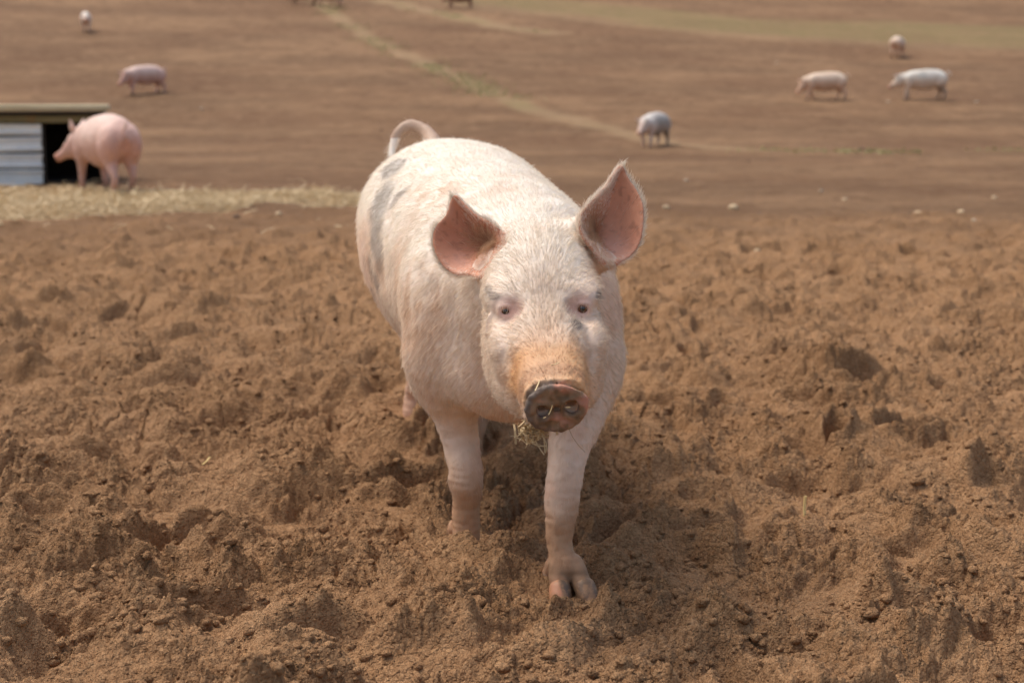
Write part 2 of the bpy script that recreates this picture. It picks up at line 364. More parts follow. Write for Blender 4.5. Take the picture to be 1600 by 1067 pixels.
# ------------------------------------------------------------------ implicit-surface modelling for the animals
class Field:
    def __init__(self, xs, ys, zs):
        self.ax = [np.asarray(a, dtype=np.float32) for a in (xs, ys, zs)]
        self.f = np.full([len(a) for a in self.ax], .5, dtype=np.float32)
    def box(self, lo, hi):
        sl = []
        for a, l, h in zip(self.ax, lo, hi):
            i0 = max(int(np.searchsorted(a, l)), 0); i1 = min(int(np.searchsorted(a, h)), len(a))
            sl.append(slice(i0, max(i1, i0+1)))
        sl = tuple(sl)
        X = self.ax[0][sl[0]][:, None, None]; Y = self.ax[1][sl[1]][None, :, None]; Z = self.ax[2][sl[2]][None, None, :]
        return sl, X, Y, Z
    def blend(self, sl, d, k, sub=False):
        a = self.f[sl]; d = d.astype(np.float32)
        if sub:   # smooth subtraction of d
            if k <= 0: self.f[sl] = np.maximum(a, -d); return
            h = np.clip(.5-.5*(a+d)/k, 0, 1)
            self.f[sl] = a*(1-h)+(-d)*h+k*h*(1-h)
        else:
            if k <= 0: self.f[sl] = np.minimum(a, d); return
            h = np.clip(.5+.5*(a-d)/k, 0, 1)
            self.f[sl] = a*(1-h)+d*h-k*h*(1-h)
    def cone(self, a, b, ra, rb, k=.02, sub=False, flat=None):
        a = np.asarray(a, float); b = np.asarray(b, float); m = max(ra, rb)+k+.01
        sl, X, Y, Z = self.box(np.minimum(a, b)-m, np.maximum(a, b)+m)
        d = b-a; L = float(d@d)+1e-9
        t = np.clip(((X-a[0])*d[0]+(Y-a[1])*d[1]+(Z-a[2])*d[2])/L, 0, 1)
        dx, dy, dz = X-a[0]-t*d[0], Y-a[1]-t*d[1], Z-a[2]-t*d[2]
        if flat is not None: dx, dy, dz = dx*flat[0], dy*flat[1], dz*flat[2]
        self.blend(sl, np.sqrt(dx*dx+dy*dy+dz*dz)-(ra+(rb-ra)*t), k, sub)
    def chain(self, pts, rad, k=.02, n=6):
        "one limb through joints with a smoothly varying radius"
        p = np.array(pts, float); r = np.array(rad, float); q = np.vstack([2*p[0]-p[1], p, 2*p[-1]-p[-2]]); rr = np.concatenate([[r[0]], r, [r[-1]]])
        P_, R2 = [], []
        for i in range(1, len(q)-2):
            for t in np.linspace(0, 1, n, endpoint=False):
                c = lambda v: .5*(2*v[i]+(v[i+1]-v[i-1])*t+(2*v[i-1]-5*v[i]+4*v[i+1]-v[i+2])*t*t+(-v[i-1]+3*v[i]-3*v[i+1]+v[i+2])*t**3)
                P_.append(c(q)); R2.append(c(rr))
        P_.append(p[-1]); R2.append(r[-1]); P_ = np.array(P_); m = max(R2)+k+.01
        sl, X, Y, Z = self.box(P_.min(0)-m, P_.max(0)+m); acc = None
        for a, b, ra, rb in zip(P_[:-1], P_[1:], R2[:-1], R2[1:]):
            d = b-a; L = float(d@d)+1e-9
            t = np.clip(((X-a[0])*d[0]+(Y-a[1])*d[1]+(Z-a[2])*d[2])/L, 0, 1)
            v = np.sqrt((X-a[0]-t*d[0])**2+(Y-a[1]-t*d[1])**2+(Z-a[2]-t*d[2])**2)-(ra+(rb-ra)*t)
            acc = v if acc is None else np.minimum(acc, v)
        self.blend(sl, acc, k)
    def ell(self, c, r, k=.02, R=None, sub=False):
        "ellipsoid centre c, radii r, R = rows are its axes"
        c = np.asarray(c, float); r = np.asarray(r, float); m = r.max()+k+.01
        sl, X, Y, Z = self.box(c-m, c+m)
        x, y, z = X-c[0], Y-c[1], Z-c[2]
        if R is not None:
            x, y, z = [R[i][0]*x+R[i][1]*y+R[i][2]*z for i in range(3)]
        q = np.sqrt((x/r[0])**2+(y/r[1])**2+(z/r[2])**2); q2 = np.sqrt((x/r[0]**2)**2+(y/r[1]**2)**2+(z/r[2]**2)**2)
        self.blend(sl, q*(q-1)/(q2+1e-6), k, sub)
    def loft(self, O, e, up, T, C, A, B, k=.03, pw=2.0, egg=0.0):
        "cross-sections at distances T along e: offsets C=(side, up), half widths A, half heights B"
        O = np.asarray(O, float); e = np.asarray(e, float)/np.linalg.norm(e); up = np.asarray(up, float); up = up-e*(up@e); up /= np.linalg.norm(up)
        sd = np.cross(e, up)
        T = np.asarray(T, float); dt = np.linspace(T[0], T[-1], 400)
        def sm(v):
            v = np.interp(dt, T, v); w = 31; kk = np.hanning(w); kk /= kk.sum()
            return np.convolve(np.pad(v, w//2, mode='reflect', reflect_type='odd'), kk, mode='valid')
        cs, cu, a_, b_ = sm([c[0] for c in C]), sm([c[1] for c in C]), sm(A), sm(B)
        pts = np.concatenate([O+e*t+sd*s+up*u+v for t, s, u, aa, bb in zip(dt[::40], cs[::40], cu[::40], a_[::40], b_[::40]) for v in (np.full((1, 3), max(aa, bb)), np.full((1, 3), -max(aa, bb)))])
        end = [O+e*T[-1], O+e*T[0]]
        lo = np.minimum(pts.min(0), np.min(end, 0))-k-.01; hi = np.maximum(pts.max(0), np.max(end, 0))+k+.01
        sl, X, Y, Z = self.box(lo, hi)
        x, y, z = X-O[0], Y-O[1], Z-O[2]
        t = x*e[0]+y*e[1]+z*e[2]; tc_ = np.clip(t, T[0], T[-1]).astype(np.float32)
        s = x*sd[0]+y*sd[1]+z*sd[2]-np.interp(tc_, dt, cs).astype(np.float32)
        u = x*up[0]+y*up[1]+z*up[2]-np.interp(tc_, dt, cu).astype(np.float32)
        a = np.interp(tc_, dt, a_).astype(np.float32); b = np.interp(tc_, dt, b_).astype(np.float32)
        a = a*(1-egg*np.clip(u/b, -1, 1))
        q = (np.abs(s/a)**pw+np.abs(u/b)**pw)**(1/pw)
        d = (q-1)*np.minimum(a, b)
        over = np.abs(t-tc_)
        d = np.where(over > 0, np.sqrt(np.maximum(d, 0)**2+over**2)+np.minimum(d, 0)*0, d)
        self.blend(sl, d, k)
    def splat(self, pts, r, k=.0, sub=False):
        "union (or carving) of many small spheres, fast"
        loc = None; pts = np.asarray(pts, float); R = np.broadcast_to(np.asarray(r, float), (len(pts),))
        m = R.max()+k+.008
        sl, X, Y, Z = self.box(pts.min(0)-m, pts.max(0)+m)
        shp = self.f[sl].shape; acc = np.full(shp, .5, np.float32)
        x0, y0, z0 = self.ax[0][sl[0]], self.ax[1][sl[1]], self.ax[2][sl[2]]
        for p, rr in zip(pts, R):
            w = rr+k+.007
            i = slice(*np.searchsorted(x0, [p[0]-w, p[0]+w])); j = slice(*np.searchsorted(y0, [p[1]-w, p[1]+w])); l = slice(*np.searchsorted(z0, [p[2]-w, p[2]+w]))
            d = np.sqrt(((x0[i]-p[0])**2)[:, None, None]+((y0[j]-p[1])**2)[None, :, None]+((z0[l]-p[2])**2)[None, None, :])-rr
            acc[i, j, l] = np.minimum(acc[i, j, l], d)
        self.blend(sl, acc, k, sub)
    def mesh(self, relax=2):
        f = self.f; s = f < 0; nx, ny, nz_ = f.shape
        cnt = np.zeros((nx-1, ny-1, nz_-1), np.int8)
        cor = [(a, b, c) for a in (0, 1) for b in (0, 1) for c in (0, 1)]
        for a, b, c in cor: cnt += s[a:nx-1+a, b:ny-1+b, c:nz_-1+c]
        I, J, K = np.nonzero((cnt > 0) & (cnt < 8)); n = len(I)
        idx = np.full(cnt.shape, -1, np.int32); idx[I, J, K] = np.arange(n)
        acc = np.zeros((n, 3)); num = np.zeros(n)
        for ax in range(3):
            o = [0, 0, 0]; others = [i for i in range(3) if i != ax]
            for u in (0, 1):
                for v in (0, 1):
                    c0 = [0, 0, 0]; c0[others[0]] = u; c0[others[1]] = v; c1 = list(c0); c1[ax] = 1
                    f0 = f[I+c0[0], J+c0[1], K+c0[2]]; f1 = f[I+c1[0], J+c1[1], K+c1[2]]
                    m = (f0 < 0) != (f1 < 0); t = np.where(m, f0/(f0-f1+1e-20), 0)
                    q = np.stack([np.full(n, c0[i], float) for i in range(3)], 1); q[:, ax] = t
                    acc += q*m[:, None]; num += m
        q = acc/num[:, None]
        V = np.stack([np.interp(np.stack([I, J, K], 1)[:, i]+q[:, i], np.arange(len(self.ax[i])), self.ax[i]) for i in range(3)], 1)
        Fs = []
        for ax in range(3):
            a0 = [slice(None)]*3; a1 = [slice(None)]*3; a0[ax] = slice(0, -1); a1[ax] = slice(1, None)
            s0 = s[tuple(a0)]; s1 = s[tuple(a1)]
            E = np.stack(np.nonzero(s0 != s1), 1)
            u, v = [(1, 2), (2, 0), (0, 1)][ax]
            E = E[(E[:, u] > 0) & (E[:, v] > 0) & (E[:, u] < f.shape[u]-1) & (E[:, v] < f.shape[v]-1)]
            def g(du, dv):
                q_ = E.copy(); q_[:, u] += du; q_[:, v] += dv; return idx[q_[:, 0], q_[:, 1], q_[:, 2]]
            Q = np.stack([g(-1, -1), g(0, -1), g(0, 0), g(-1, 0)], 1)
            flip = ~s[E[:, 0], E[:, 1], E[:, 2]]
            Q[flip] = Q[flip][:, ::-1]; Fs.append(Q)
        F = np.concatenate(Fs); F = F[(F >= 0).all(1)]
        for _ in range(relax):
            e = np.concatenate([F[:, [0, 1]], F[:, [1, 2]], F[:, [2, 3]], F[:, [3, 0]]])
            A = np.zeros_like(V); c = np.zeros(len(V))
            for i in range(3):
                A[:, i] = np.bincount(e[:, 0], V[e[:, 1], i], len(V))+np.bincount(e[:, 1], V[e[:, 0], i], len(V))
            c = np.bincount(e[:, 0], minlength=len(V))+np.bincount(e[:, 1], minlength=len(V))
            V = mix(V, A/np.maximum(c, 1)[:, None], .5)
        return V, F
def vnormals(V, F):
    n = np.cross(V[F[:, 2]]-V[F[:, 0]], V[F[:, 3]]-V[F[:, 1]]); N = np.zeros_like(V)
    for j in range(4):
        for i in range(3): N[:, i] += np.bincount(F[:, j], n[:, i], len(V))
    return N/(np.linalg.norm(N, axis=1)[:, None]+1e-12)
def unit(v): v = np.asarray(v, float); return v/np.linalg.norm(v)
def paint(col, w, c): return mix(col, np.asarray(c)[None, :], np.clip(w, 0, 1)[:, None])
def blob(V, c, r): # gaussian weight round a point
    return np.exp(-(((V-np.asarray(c))/np.asarray(r))**2).sum(1))

def skin_material(name, fine=1.0, mud=0.0):
    g = NT(name); tc = g.node('ShaderNodeTexCoord').outputs['Object']
    at = g.node('ShaderNodeAttribute', attribute_name='Col').outputs['Color']
    c = g.mixc(g.math('MULTIPLY', g.ramp(g.noise(tc, 9*fine, 4, .6), .42, .7), .22), at, lin(206, 168, 140), 'MULTIPLY')
    c = g.mixc(g.math('MULTIPLY', g.ramp(g.noise(tc, 60*fine, 3, .6), .55, .75), .18), c, lin(190, 150, 128), 'MULTIPLY')
    g.put(c, g.b.inputs['Base Color']); wet = g.node('ShaderNodeAttribute', attribute_name='Col').outputs['Alpha']
    g.put(g.ramp(wet, 0, 1, .58, .62), g.b.inputs['Roughness']); g.put(.3, g.b.inputs['Specular IOR Level'])
    g.put(.06, g.b.inputs['Subsurface Weight']); g.b.inputs['Subsurface Radius'].default_value = (.012, .005, .003); g.b.inputs['Subsurface Scale'].default_value = 1.0
    nb = g.bump(g.noise(tc, 220*fine, 3, .6), .35, .0015)
    nb = g.bump(g.noise(g.mapping(tc, (50, 18, 30)), 1.0, 3, .55, .4), .35, .004, nb)
    g.put(nb, g.b.inputs['Normal'])
    return g.m
SKIN = skin_material('pig_skin')

# ------------------------------------------------------------------ the big white pig walking to the camera
_zs = np.arange(-.05, .93, .0038)
F1 = Field(np.arange(-.47, .31, .0036), np.concatenate([np.arange(2.26, 2.92, .0034), np.arange(2.92, 3.2, .005), np.arange(3.2, 4.62, .0075)]), _zs)
# trunk: stations along world Y
ty = [2.74, 2.80, 2.90, 3.05, 3.20, 3.40, 3.60, 3.80, 3.95, 4.08, 4.18, 4.26, 4.31]
top = [.665, .69, .725, .765, .785, .805, .825, .842, .850, .845, .80, .73, .66]
bot = [.47, .42, .35, .305, .305, .30, .295, .31, .35, .39, .44, .50, .56]
hw = [.095, .122, .185, .226, .236, .25, .264, .268, .258, .235, .20, .14, .06]
cx = [.035, .03, .012, -.008, -.035, -.075, -.112, -.142, -.163, -.18, -.19, -.20, -.205]
F1.loft((0, 0, 0), (0, 1, 0), (0, 0, 1), ty, [(-a if False else a, (t+b)/2) for a, t, b in zip([c for c in cx], top, bot)], hw, [(t-b)/2 for t, b in zip(top, bot)], k=.02, pw=2.1, egg=-.10)
# shoulders and hams
F1.ell(P(700, 520, 3.02), (.085, .13, .165), .07); F1.ell(P(905, 530, 2.97), (.085, .13, .155), .06)
F1.ell(P(800, 585, 2.90), (.13, .10, .10), .06)
F1.ell((-.31, 4.04, .54), (.10, .18, .18), .06); F1.ell((-.07, 4.02, .50), (.11, .19, .20), .06)
# viewer's left front leg (standing back, sunk in the soil)
c3 = F1.cone; ch = F1.chain
ch([P(700, 565, 3.02), P(710, 635, 3.03), P(720, 695, 3.03), P(728, 745, 3.0), P(729, 795, 3.015), P(727, 848, 3.01)], [.088, .052, .0395, .0365, .0290, .0335], .05)
F1.ell(P(706, 826, 3.05), (.012, .016, .024), .008)
# viewer's right front leg, stepping forward
ch([P(905, 580, 2.93), P(904, 645, 2.86), P(888, 705, 2.80), P(880, 770, 2.77), P(876, 845, 2.755), P(882, 884, 2.745)], [.090, .058, .0435, .0390, .0270, .0315], .045)
ch([P(873, 876, 2.745), P(874, 905, 2.725), P(875, 924, 2.705), P(878, 944, 2.68)], [.021, .0205, .0195, .0125], .0035)
ch([P(893, 876, 2.745), P(905, 902, 2.73), P(915, 921, 2.71), P(924, 942, 2.685)], [.021, .0205, .0195, .0125], .0035)
ch([P(862, 880, 2.775), P(856, 898, 2.78), P(851, 918, 2.775)], [.014, .0125, .008], .006); ch([P(900, 880, 2.79), P(914, 905, 2.80)], [.012, .008], .006)
# hind legs
ch([(-.265, 4.12, .45), P(657, 575, 4.28), P(652, 612, 4.34), P(652, 645, 4.34)], [.10, .044, .038, .042], .05)
ch([(-.09, 4.0, .44), P(750, 620, 4.02), P(739, 680, 3.92), P(738, 715, 3.88)], [.11, .042, .032, .035], .05)
# tail, curling up and over to the left
ch([P(684, 240, 4.14), P(674, 218, 4.20), P(664, 205, 4.24), P(651, 198, 4.26), P(637, 198, 4.27), P(624, 207, 4.27), P(616, 222, 4.26), P(612, 240, 4.24), P(612, 252, 4.22)], [.030, .0225, .020, .0185, .0175, .016, .0145, .0125, .008], .008)
# head
HO = np.array([.050, 2.80, .585]); HE = P(870, 636, 2.335); he = unit(HE-HO); HL = np.linalg.norm(HE-HO)
hup = unit(np.array([-.07, .35, 1.0])-he*(np.array([-.07, .35, 1.0])@he)); hs = np.cross(he, hup)
ht = np.array([0, .06, .12, .18, .24, .30, .36, .41, .45, .475, HL-.012])
F1.loft(HO, he, hup, ht, [(0, .045), (0, .040), (0, .032), (0, .020), (0, .006), (0, -.004), (0, -.006), (0, -.004), (0, 0), (0, 0), (0, 0)],
        [.108, .110, .107, .102, .092, .076, .066, .060, .057, .054, .051], [.105, .108, .108, .103, .092, .079, .066, .056, .050, .047, .046], k=.012, pw=2.75, egg=.04)
def HP(t, s, u): return HO+he*t+hs*s+hup*u
sgn = 1.0 if hs[0] > 0 else -1.0
print('head axes', he, hup, hs, HL)
def HS(t, s, u): return HP(t, s*sgn, u)       # s>0 = towards +X (viewer's right)
RH = [hs*sgn, he, hup]
# jowls, cheeks, lower jaw
for sd in (-1, 1):
    F1.ell(HS(.175, sd*.069, -.058), (.044, .110, .080), .026, RH)
    F1.ell(HS(.275, sd*.058, -.042), (.030, .080, .042), .03, RH); F1.ell(HS(.262, sd*.076, -.004), (.022, .060, .030), .03, RH)
F1.ell(HS(.24, 0, -.085), (.085, .12, .05), .04, RH)
c3(HS(.30, 0, -.070), HS(.418, .0, -.048), .052, .030, .018)
# brow ridges, eye sockets, cheek bones, muzzle rolls
EYE = [P(790, 486, 2.545), P(910, 482, 2.545)]
for e_, sd in zip(EYE, (-1, 1)):
    F1.ell(HS(.185, sd*.070, .074), (.034, .05, .022), .035, RH)
    F1.ell(HS(.258, sd*.086, .022), (.018, .05, .026), .02, RH)
# ears: curved shells through outlines with their own depth
def shell(outline, dep, centre, cdep, cup, n=150, m=26, curl=None):
    o = np.array(outline, float); o = o.mean(0)+(o-o.mean(0))*1.035; dd = np.array(dep, float); k = len(o)
    tt = np.linspace(0, k, n, endpoint=False); 
    def per(v):
        i0 = np.floor(tt).astype(int); f = tt-i0; g_ = lambda j: v[(i0+j) % k]
        return .5*((2*g_(0))+(-g_(-1)+g_(1))*f+(2*g_(-1)-5*g_(0)+4*g_(1)-g_(2))*f*f+(-g_(-1)+3*g_(0)-3*g_(1)+g_(2))*f**3)
    ox, oy, od = per(o[:, 0]), per(o[:, 1]), per(dd)
    pts = []; rr = []; 
    for r in np.linspace(0, 1, m):
        for a in range(n):
            if r < .45 and a % 3: continue
            x = mix(centre[0], ox[a], r); y = mix(centre[1], oy[a], r); d = mix(cdep, od[a], r)+cup*(1-r**2.2)
            pts.append(P(x, y, d)); rr.append(r)
    return np.array(pts), np.array(rr), np.stack([ox, oy, od], 1)
LE = [(712, 309), (728, 324), (746, 340), (765, 350), (780, 362), (787, 378), (784, 394), (774, 408), (764, 422), (750, 431), (734, 427), (714, 426), (697, 414), (685, 396), (680, 374), (686, 354), (699, 339), (705, 322)]
LD = [2.80, 2.785, 2.765, 2.745, 2.725, 2.705, 2.695, 2.69, 2.69, 2.70, 2.725, 2.74, 2.755, 2.765, 2.775, 2.785, 2.79, 2.80]
RE = [(970, 264), (979, 281), (993, 302), (1002, 325), (1002, 352), (997, 377), (984, 397), (964, 408), (948, 408), (938, 404), (926, 388), (915, 374), (908, 358), (907, 342), (916, 327), (932, 310), (948, 292), (961, 272)]
RD = [2.83, 2.825, 2.815, 2.80, 2.785, 2.77, 2.755, 2.735, 2.715, 2.70, 2.69, 2.69, 2.695, 2.71, 2.73, 2.755, 2.785, 2.815]
le_p, le_r, le_o = shell(LE, LD, (752, 385), 2.75, .040)
re_p, re_r, re_o = shell(RE, RD, (932, 368), 2.755, .040)
camp = np.array([0, 0, H])
CAV = []
for pts, rr in ((le_p, le_r), (re_p, re_r)):
    vdir = camp-pts; vdir /= np.linalg.norm(vdir, axis=1)[:, None]
    m = rr < .80
    cp = np.concatenate([pts[m]+vdir[m]*s for s in (.010, .02, .032, .044)])
    cr = np.concatenate([np.full(m.sum(), q) for q in (.006, .009, .011, .012)])
    sub = np.random.default_rng(1).permutation(len(cp))[:3500]
    F1.splat(cp[sub], cr[sub], .006, sub=True); CAV.append((cp[sub], cr[sub]))
    F1.splat(pts, np.where(rr > .93, .0040, .0046), .004)
# ear roots joining the shells to the skull
c3(P(768, 418, 2.74), P(800, 425, 2.74), .022, .03, .03); c3(P(935, 408, 2.735), P(905, 415, 2.74), .022, .03, .03)
c3(P(795, 380, 2.745), P(815, 395, 2.76), .014, .03, .025); c3(P(900, 352, 2.745), P(885, 380, 2.76), .014, .03, .025)
for e_, sd in zip(EYE, (-1, 1)):
    e_s = e_
# eye sockets follow the head surface: find it along the sight line
def surf_depth(px, py, y0=2.28, y1=3.1):
    ys = np.arange(y0, y1, .001); p = np.array([P(px, py, y) for y in ys])
    ix = [np.clip(np.searchsorted(F1.ax[i], p[:, i]), 1, len(F1.ax[i])-1) for i in range(3)]
    v = F1.f[ix[0], ix[1], ix[2]]; j = np.argmax(v < 0); return ys[j]
EY = []
for (a, b), sd in zip(((790, 486), (910, 482)), (-1, 1)):
    Y = surf_depth(a, b); EY.append(Y)
    c0 = P(a, b, Y)
    F1.ell(P(a+sd*-3, b+1, Y-.002), (.024, .015, .016), .026, sub=True)
    Y2 = surf_depth(a, b)
    ec = P(a, b, Y2+.0045); EY[-1] = (ec, Y2)
    # swollen lids: an upper and a lower roll round the eye
    for q in np.linspace(0, 1, 9):
        an = pi*(.0+q); w = sin(pi*q)
        F1.ell(ec+np.array([cos(an)*.0115, -.002-.0025*w, .0010+sin(an)*.0085]), (.0050,)*3, .006)
        F1.ell(ec+np.array([cos(an)*.0115, -.002-.002*w, -.0010-sin(an)*.0075]), (.0046,)*3, .006)
    F1.ell(ec+np.array([0, -.013, 0]), (.0094, .016, .0048), .002, sub=True)
    F1.cone(P(a+sd*27, b+8, Y2+.016), P(a+sd*30, b+38, Y2+.014), .004, .004, .010)
    for q_ in (0, 1): F1.cone(P(a-sd*(4-q_*6), b+14+q_*10, Y2-.004), P(a-sd*(-4-q_*8), b+34+q_*8, Y2-.006), .0016, .0012, .005, sub=True)
print('eye depth', EY)
# snout disc with raised rim and nostrils
DC = P(870, 637, 2.335); dn = unit(np.array([.02, -1, -.22])); du_ = unit(np.array([-.16, 0, 1.0])-dn*(np.array([-.16, 0, 1.0])@dn)); dsd = np.cross(du_, dn)
if dsd[0] < 0: dsd = -dsd
rim = []
for a in np.linspace(0, 2*pi, 120, endpoint=False):
    rx = .0475*(1+.02*cos(2*a)); rz = .0385 if sin(a) > 0 else .040
    wobble = 1+.03*sin(3*a+1)
    rim.append(DC+dsd*cos(a)*rx*wobble+du_*sin(a)*rz*wobble)
rim = np.array(rim)
F1.splat(rim, .0062, .006)
for q in (.25, .5, .75, .92): F1.splat(DC+(rim-DC)*q+dn*(-.0008), .0062, .004)
for sd in (-1, 1):
    nc = DC+dsd*sd*.0245+du_*(-.003)
    ring = np.array([nc+dsd*cos(a)*.0150+du_*sin(a)*.0155+dn*.0045 for a in np.linspace(0, 2*pi, 40)])
    F1.splat(ring, .0040, .005)
    F1.cone(nc+dn*.02, nc-dn*.020+du_*.004, .0118, .0085, .004, sub=True)
    F1.cone(nc+dn*.012+dsd*sd*.010-du_*.004, nc+dn*.006+dsd*sd*.022-du_*.002, .004, .003, .004, sub=True)
# folds above the snout and the corner of the mouth
for t_, u_ in ((.443, .002), (.418, .004)):
    arc = np.array([HS(t_-.012*abs(cos(a)), cos(a)*(.0575+(.475-t_)*.16), sin(a)*(.050+(.475-t_)*.2)+u_) for a in np.linspace(.0, pi, 60)])
    F1.splat(arc, .0030, .006, sub=True)
for sd in (-1, 1):
    mo = [HS(.425, sd*.036, -.038), HS(.385, sd*.052, -.042), HS(.345, sd*.064, -.042)]
    for i in range(2): F1.cone(mo[i], mo[i+1], .0045, .0035, .006, sub=True)
V, Fq = F1.mesh(relax=2)
# gentle muscle and wrinkle relief
N = vnormals(V, Fq)
headw = (1-smooth(2.70, 2.82, V[:, 1]))*smooth(.30, .37, V[:, 2])
rel = .0045*noise3(V*9, 5)+.0022*noise3(V*np.array([30, 20, 30]), 6)
wr = noise3(V*np.array([60, 22, 75]), 7)
rel += headw*.0011*wr+.0007*noise3(V*90, 8)
def near_shell(V, pts, rr, box=.03):
    lo, hi = pts.min(0)-box, pts.max(0)+box
    m = np.nonzero(((V > lo) & (V < hi)).all(1))[0]; D = np.full(len(V), 9.0); S = np.zeros(len(V)); RR = np.zeros(len(V))
    for c in range(0, len(m), 1500):
        q = m[c:c+1500]; d = ((V[q][:, None]-pts[None])**2).sum(-1); i = d.argmin(1)
        D[q] = np.sqrt(d[np.arange(len(q)), i]); RR[q] = rr[i]
        vd = camp-pts[i]; S[q] = ((V[q]-pts[i])*vd).sum(1)/np.linalg.norm(vd, axis=1)
    return D, S, RR
lD, lS, lR = near_shell(V, le_p, le_r); rD, rS, rR = near_shell(V, re_p, re_r)
earw = np.maximum(1-smooth(.006, .012, lD), 1-smooth(.006, .012, rD))
rel *= (1-earw*.8)
lw_ = 1-smooth(.26, .36, V[:, 2])
rel += lw_*(.0013*noise3(V*np.array([28, 28, 130]), 12)+.0022*noise3(V*np.array([30, 30, 22]), 13))
rel += .0020*noise3(V*170, 9)*(V[:, 1] < 2.37)*(V[:, 2] > .38)
V = V+N*rel[:, None]
N = vnormals(V, Fq)
# colour of skin and short hair
inner = np.maximum((lD < .0075)*smooth(-.0005, .002, lS), (rD < .0075)*smooth(-.0005, .002, rS))
rimw = np.where(lD < rD, lR, rR)
cav = np.zeros(len(V))
for cp_, cr_ in CAV:
    cd, _, cR = near_shell(V, cp_, cr_); cav = np.maximum(cav, 1-smooth(cR+.001, cR+.007, cd))
cav *= (1-inner)*(1-earw)

up_ = V[:, 2]
col = np.tile(lin(230, 209, 190), (len(V), 1))
n_a = noise3(V*5, 20); n_b = noise3(V*16, 21); n_c = noise3(V*45, 22)
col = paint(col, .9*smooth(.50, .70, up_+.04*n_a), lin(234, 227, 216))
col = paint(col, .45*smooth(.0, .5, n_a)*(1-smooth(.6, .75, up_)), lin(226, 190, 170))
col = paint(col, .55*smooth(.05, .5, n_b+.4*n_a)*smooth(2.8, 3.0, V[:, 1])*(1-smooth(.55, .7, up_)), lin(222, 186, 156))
str_ = noise3(V*np.array([30, 30, 7.0]), 24)
for a, b, rx, rz in ((650, 520, .05, .07), (690, 470, .05, .05), (640, 470, .04, .06), (700, 300, .08, .05), (800, 290, .05, .03), (930, 560, .03, .05), (640, 390, .05, .06)):
    col = paint(col, .6*blob(V, P(a, b, 3.0 if b > 400 else 3.3), (rx, .35, rz))*smooth(-.1, .45, str_+.5*n_c), lin(206, 166, 132))
col = paint(col, .22*(noise3(V*26, 25) > .55)*(noise3(V*70, 26) > -.1), lin(184, 150, 122))
# legs: pinker, dirty towards the feet
legw = 1-smooth(.26, .38, up_)
col = paint(col, .6*legw, lin(230, 204, 184))
col = paint(col, .45*legw*smooth(.1, .5, n_b), lin(210, 168, 144))
dirt = 1-smooth(.07, .24, up_+.04*n_b+.02*n_c)
col = paint(col, .85*dirt, lin(176, 132, 94))
fr = np.hypot(V[:, 0]-P(885, 920, 2.72)[0], V[:, 1]-2.72) < .13
toe = fr*(1-smooth(.022, .046, up_+.012*n_b))*(V[:, 1] < 2.74)
col = paint(col, .85*toe, lin(142, 112, 86)); col = paint(col, .8*toe*blob(V, P(870, 935, 2.69), (.014, .05, .03)), lin(188, 128, 92))
col = paint(col, .7*(V[:, 1] > 3.7)*(1-smooth(.08, .26, up_+.03*n_b)), lin(150, 112, 78))
# grey spots on the flank
def pxy(V):
    dx = V[:, 0]; y = V[:, 1]; z = V[:, 2]-H
    dep = y*cos(PITCH)-z*sin(PITCH); upc = z*cos(PITCH)+y*sin(PITCH)
    return 800+FPX*dx/dep, 533.5-FPX*upc/dep
def SP(a, b): return P(a, b, surf_depth(a, b, 3.0, 4.6))
spots = [(SP(596, 318), (.03, .09, .075)), (SP(586, 365), (.03, .05, .06)), (SP(590, 395), (.03, .035, .045)), (SP(576, 415), (.03, .035, .035)), (SP(587, 438), (.03, .03, .025)),
         (SP(581, 458), (.03, .025, .022)), (SP(615, 262), (.05, .09, .03)), (SP(622, 310), (.03, .018, .035)), (P(588, 282, 4.02), (.04, .06, .04))]
sw = np.zeros(len(V))
for c_, r_ in spots: sw = np.maximum(sw, blob(V, c_, (r_[0]*1.6, r_[1]*1.5, r_[2])))
sw = smooth(.28, .62, sw+.10*n_c+.14*n_b)
flank = smooth(3.35, 3.8, V[:, 1])*(V[:, 0] < -.2)
col = paint(col, .55*flank*(1-smooth(.55, .7, up_)), lin(222, 186, 166))
col = paint(col, .46*sw, lin(112, 106, 104))
# head colours
col = paint(col, .55*headw*smooth(-.2, .5, n_a+.5*n_b), lin(232, 206, 178))
for e_, Y2 in EY:
    col = paint(col, .9*smooth(.2, .85, blob(V, e_+[(-.011 if e_[0] > .06 else .011), 0, .003], (.033, .06, .027))+.14*n_c), lin(232, 196, 184))
    col = paint(col, .75*blob(V, e_+[0, 0, .0068], (.012, .02, .0024)), lin(122, 84, 70))
    col = paint(col, .75*blob(V, e_+[0, 0, 0], (.010, .02, .007)), lin(186, 112, 100))
    col = paint(col, .9*blob(V, e_+[(-.014 if e_[0] > .06 else .014), 0, -.018], (.0035, .02, .016))*smooth(-.3, .3, n_c), lin(178, 104, 84))
for a, b, sx, sz, w in ((900, 506, 8, 14, .8), (896, 530, 7, 18, .75), (893, 552, 4, 14, .5), (770, 462, 9, 6, .8), (762, 452, 6, 7, .6), (936, 462, 7, 9, .7), (938, 488, 3, 9, .5)):
    c_ = P(a, b, surf_depth(a, b)); col = paint(col, w*smooth(.25, .7, blob(V, c_, (sx/850*1.3, .03, sz/850*1.2))+.22*n_c), lin(112, 100, 94))
tsn = (V-HO)@he
top_m = smooth(.295, .385, tsn+.022*n_b+.008*n_c)*(V[:, 1] < 2.62)*smooth(.42, .46, V[:, 2])
col = paint(col, top_m*(.85+.25*n_b), lin(208, 160, 112))
col = paint(col, .55*smooth(.405, .44, tsn+.01*n_c)*(V[:, 1] < 2.6)*(1-smooth(.452, .47, tsn)), lin(150, 108, 80))
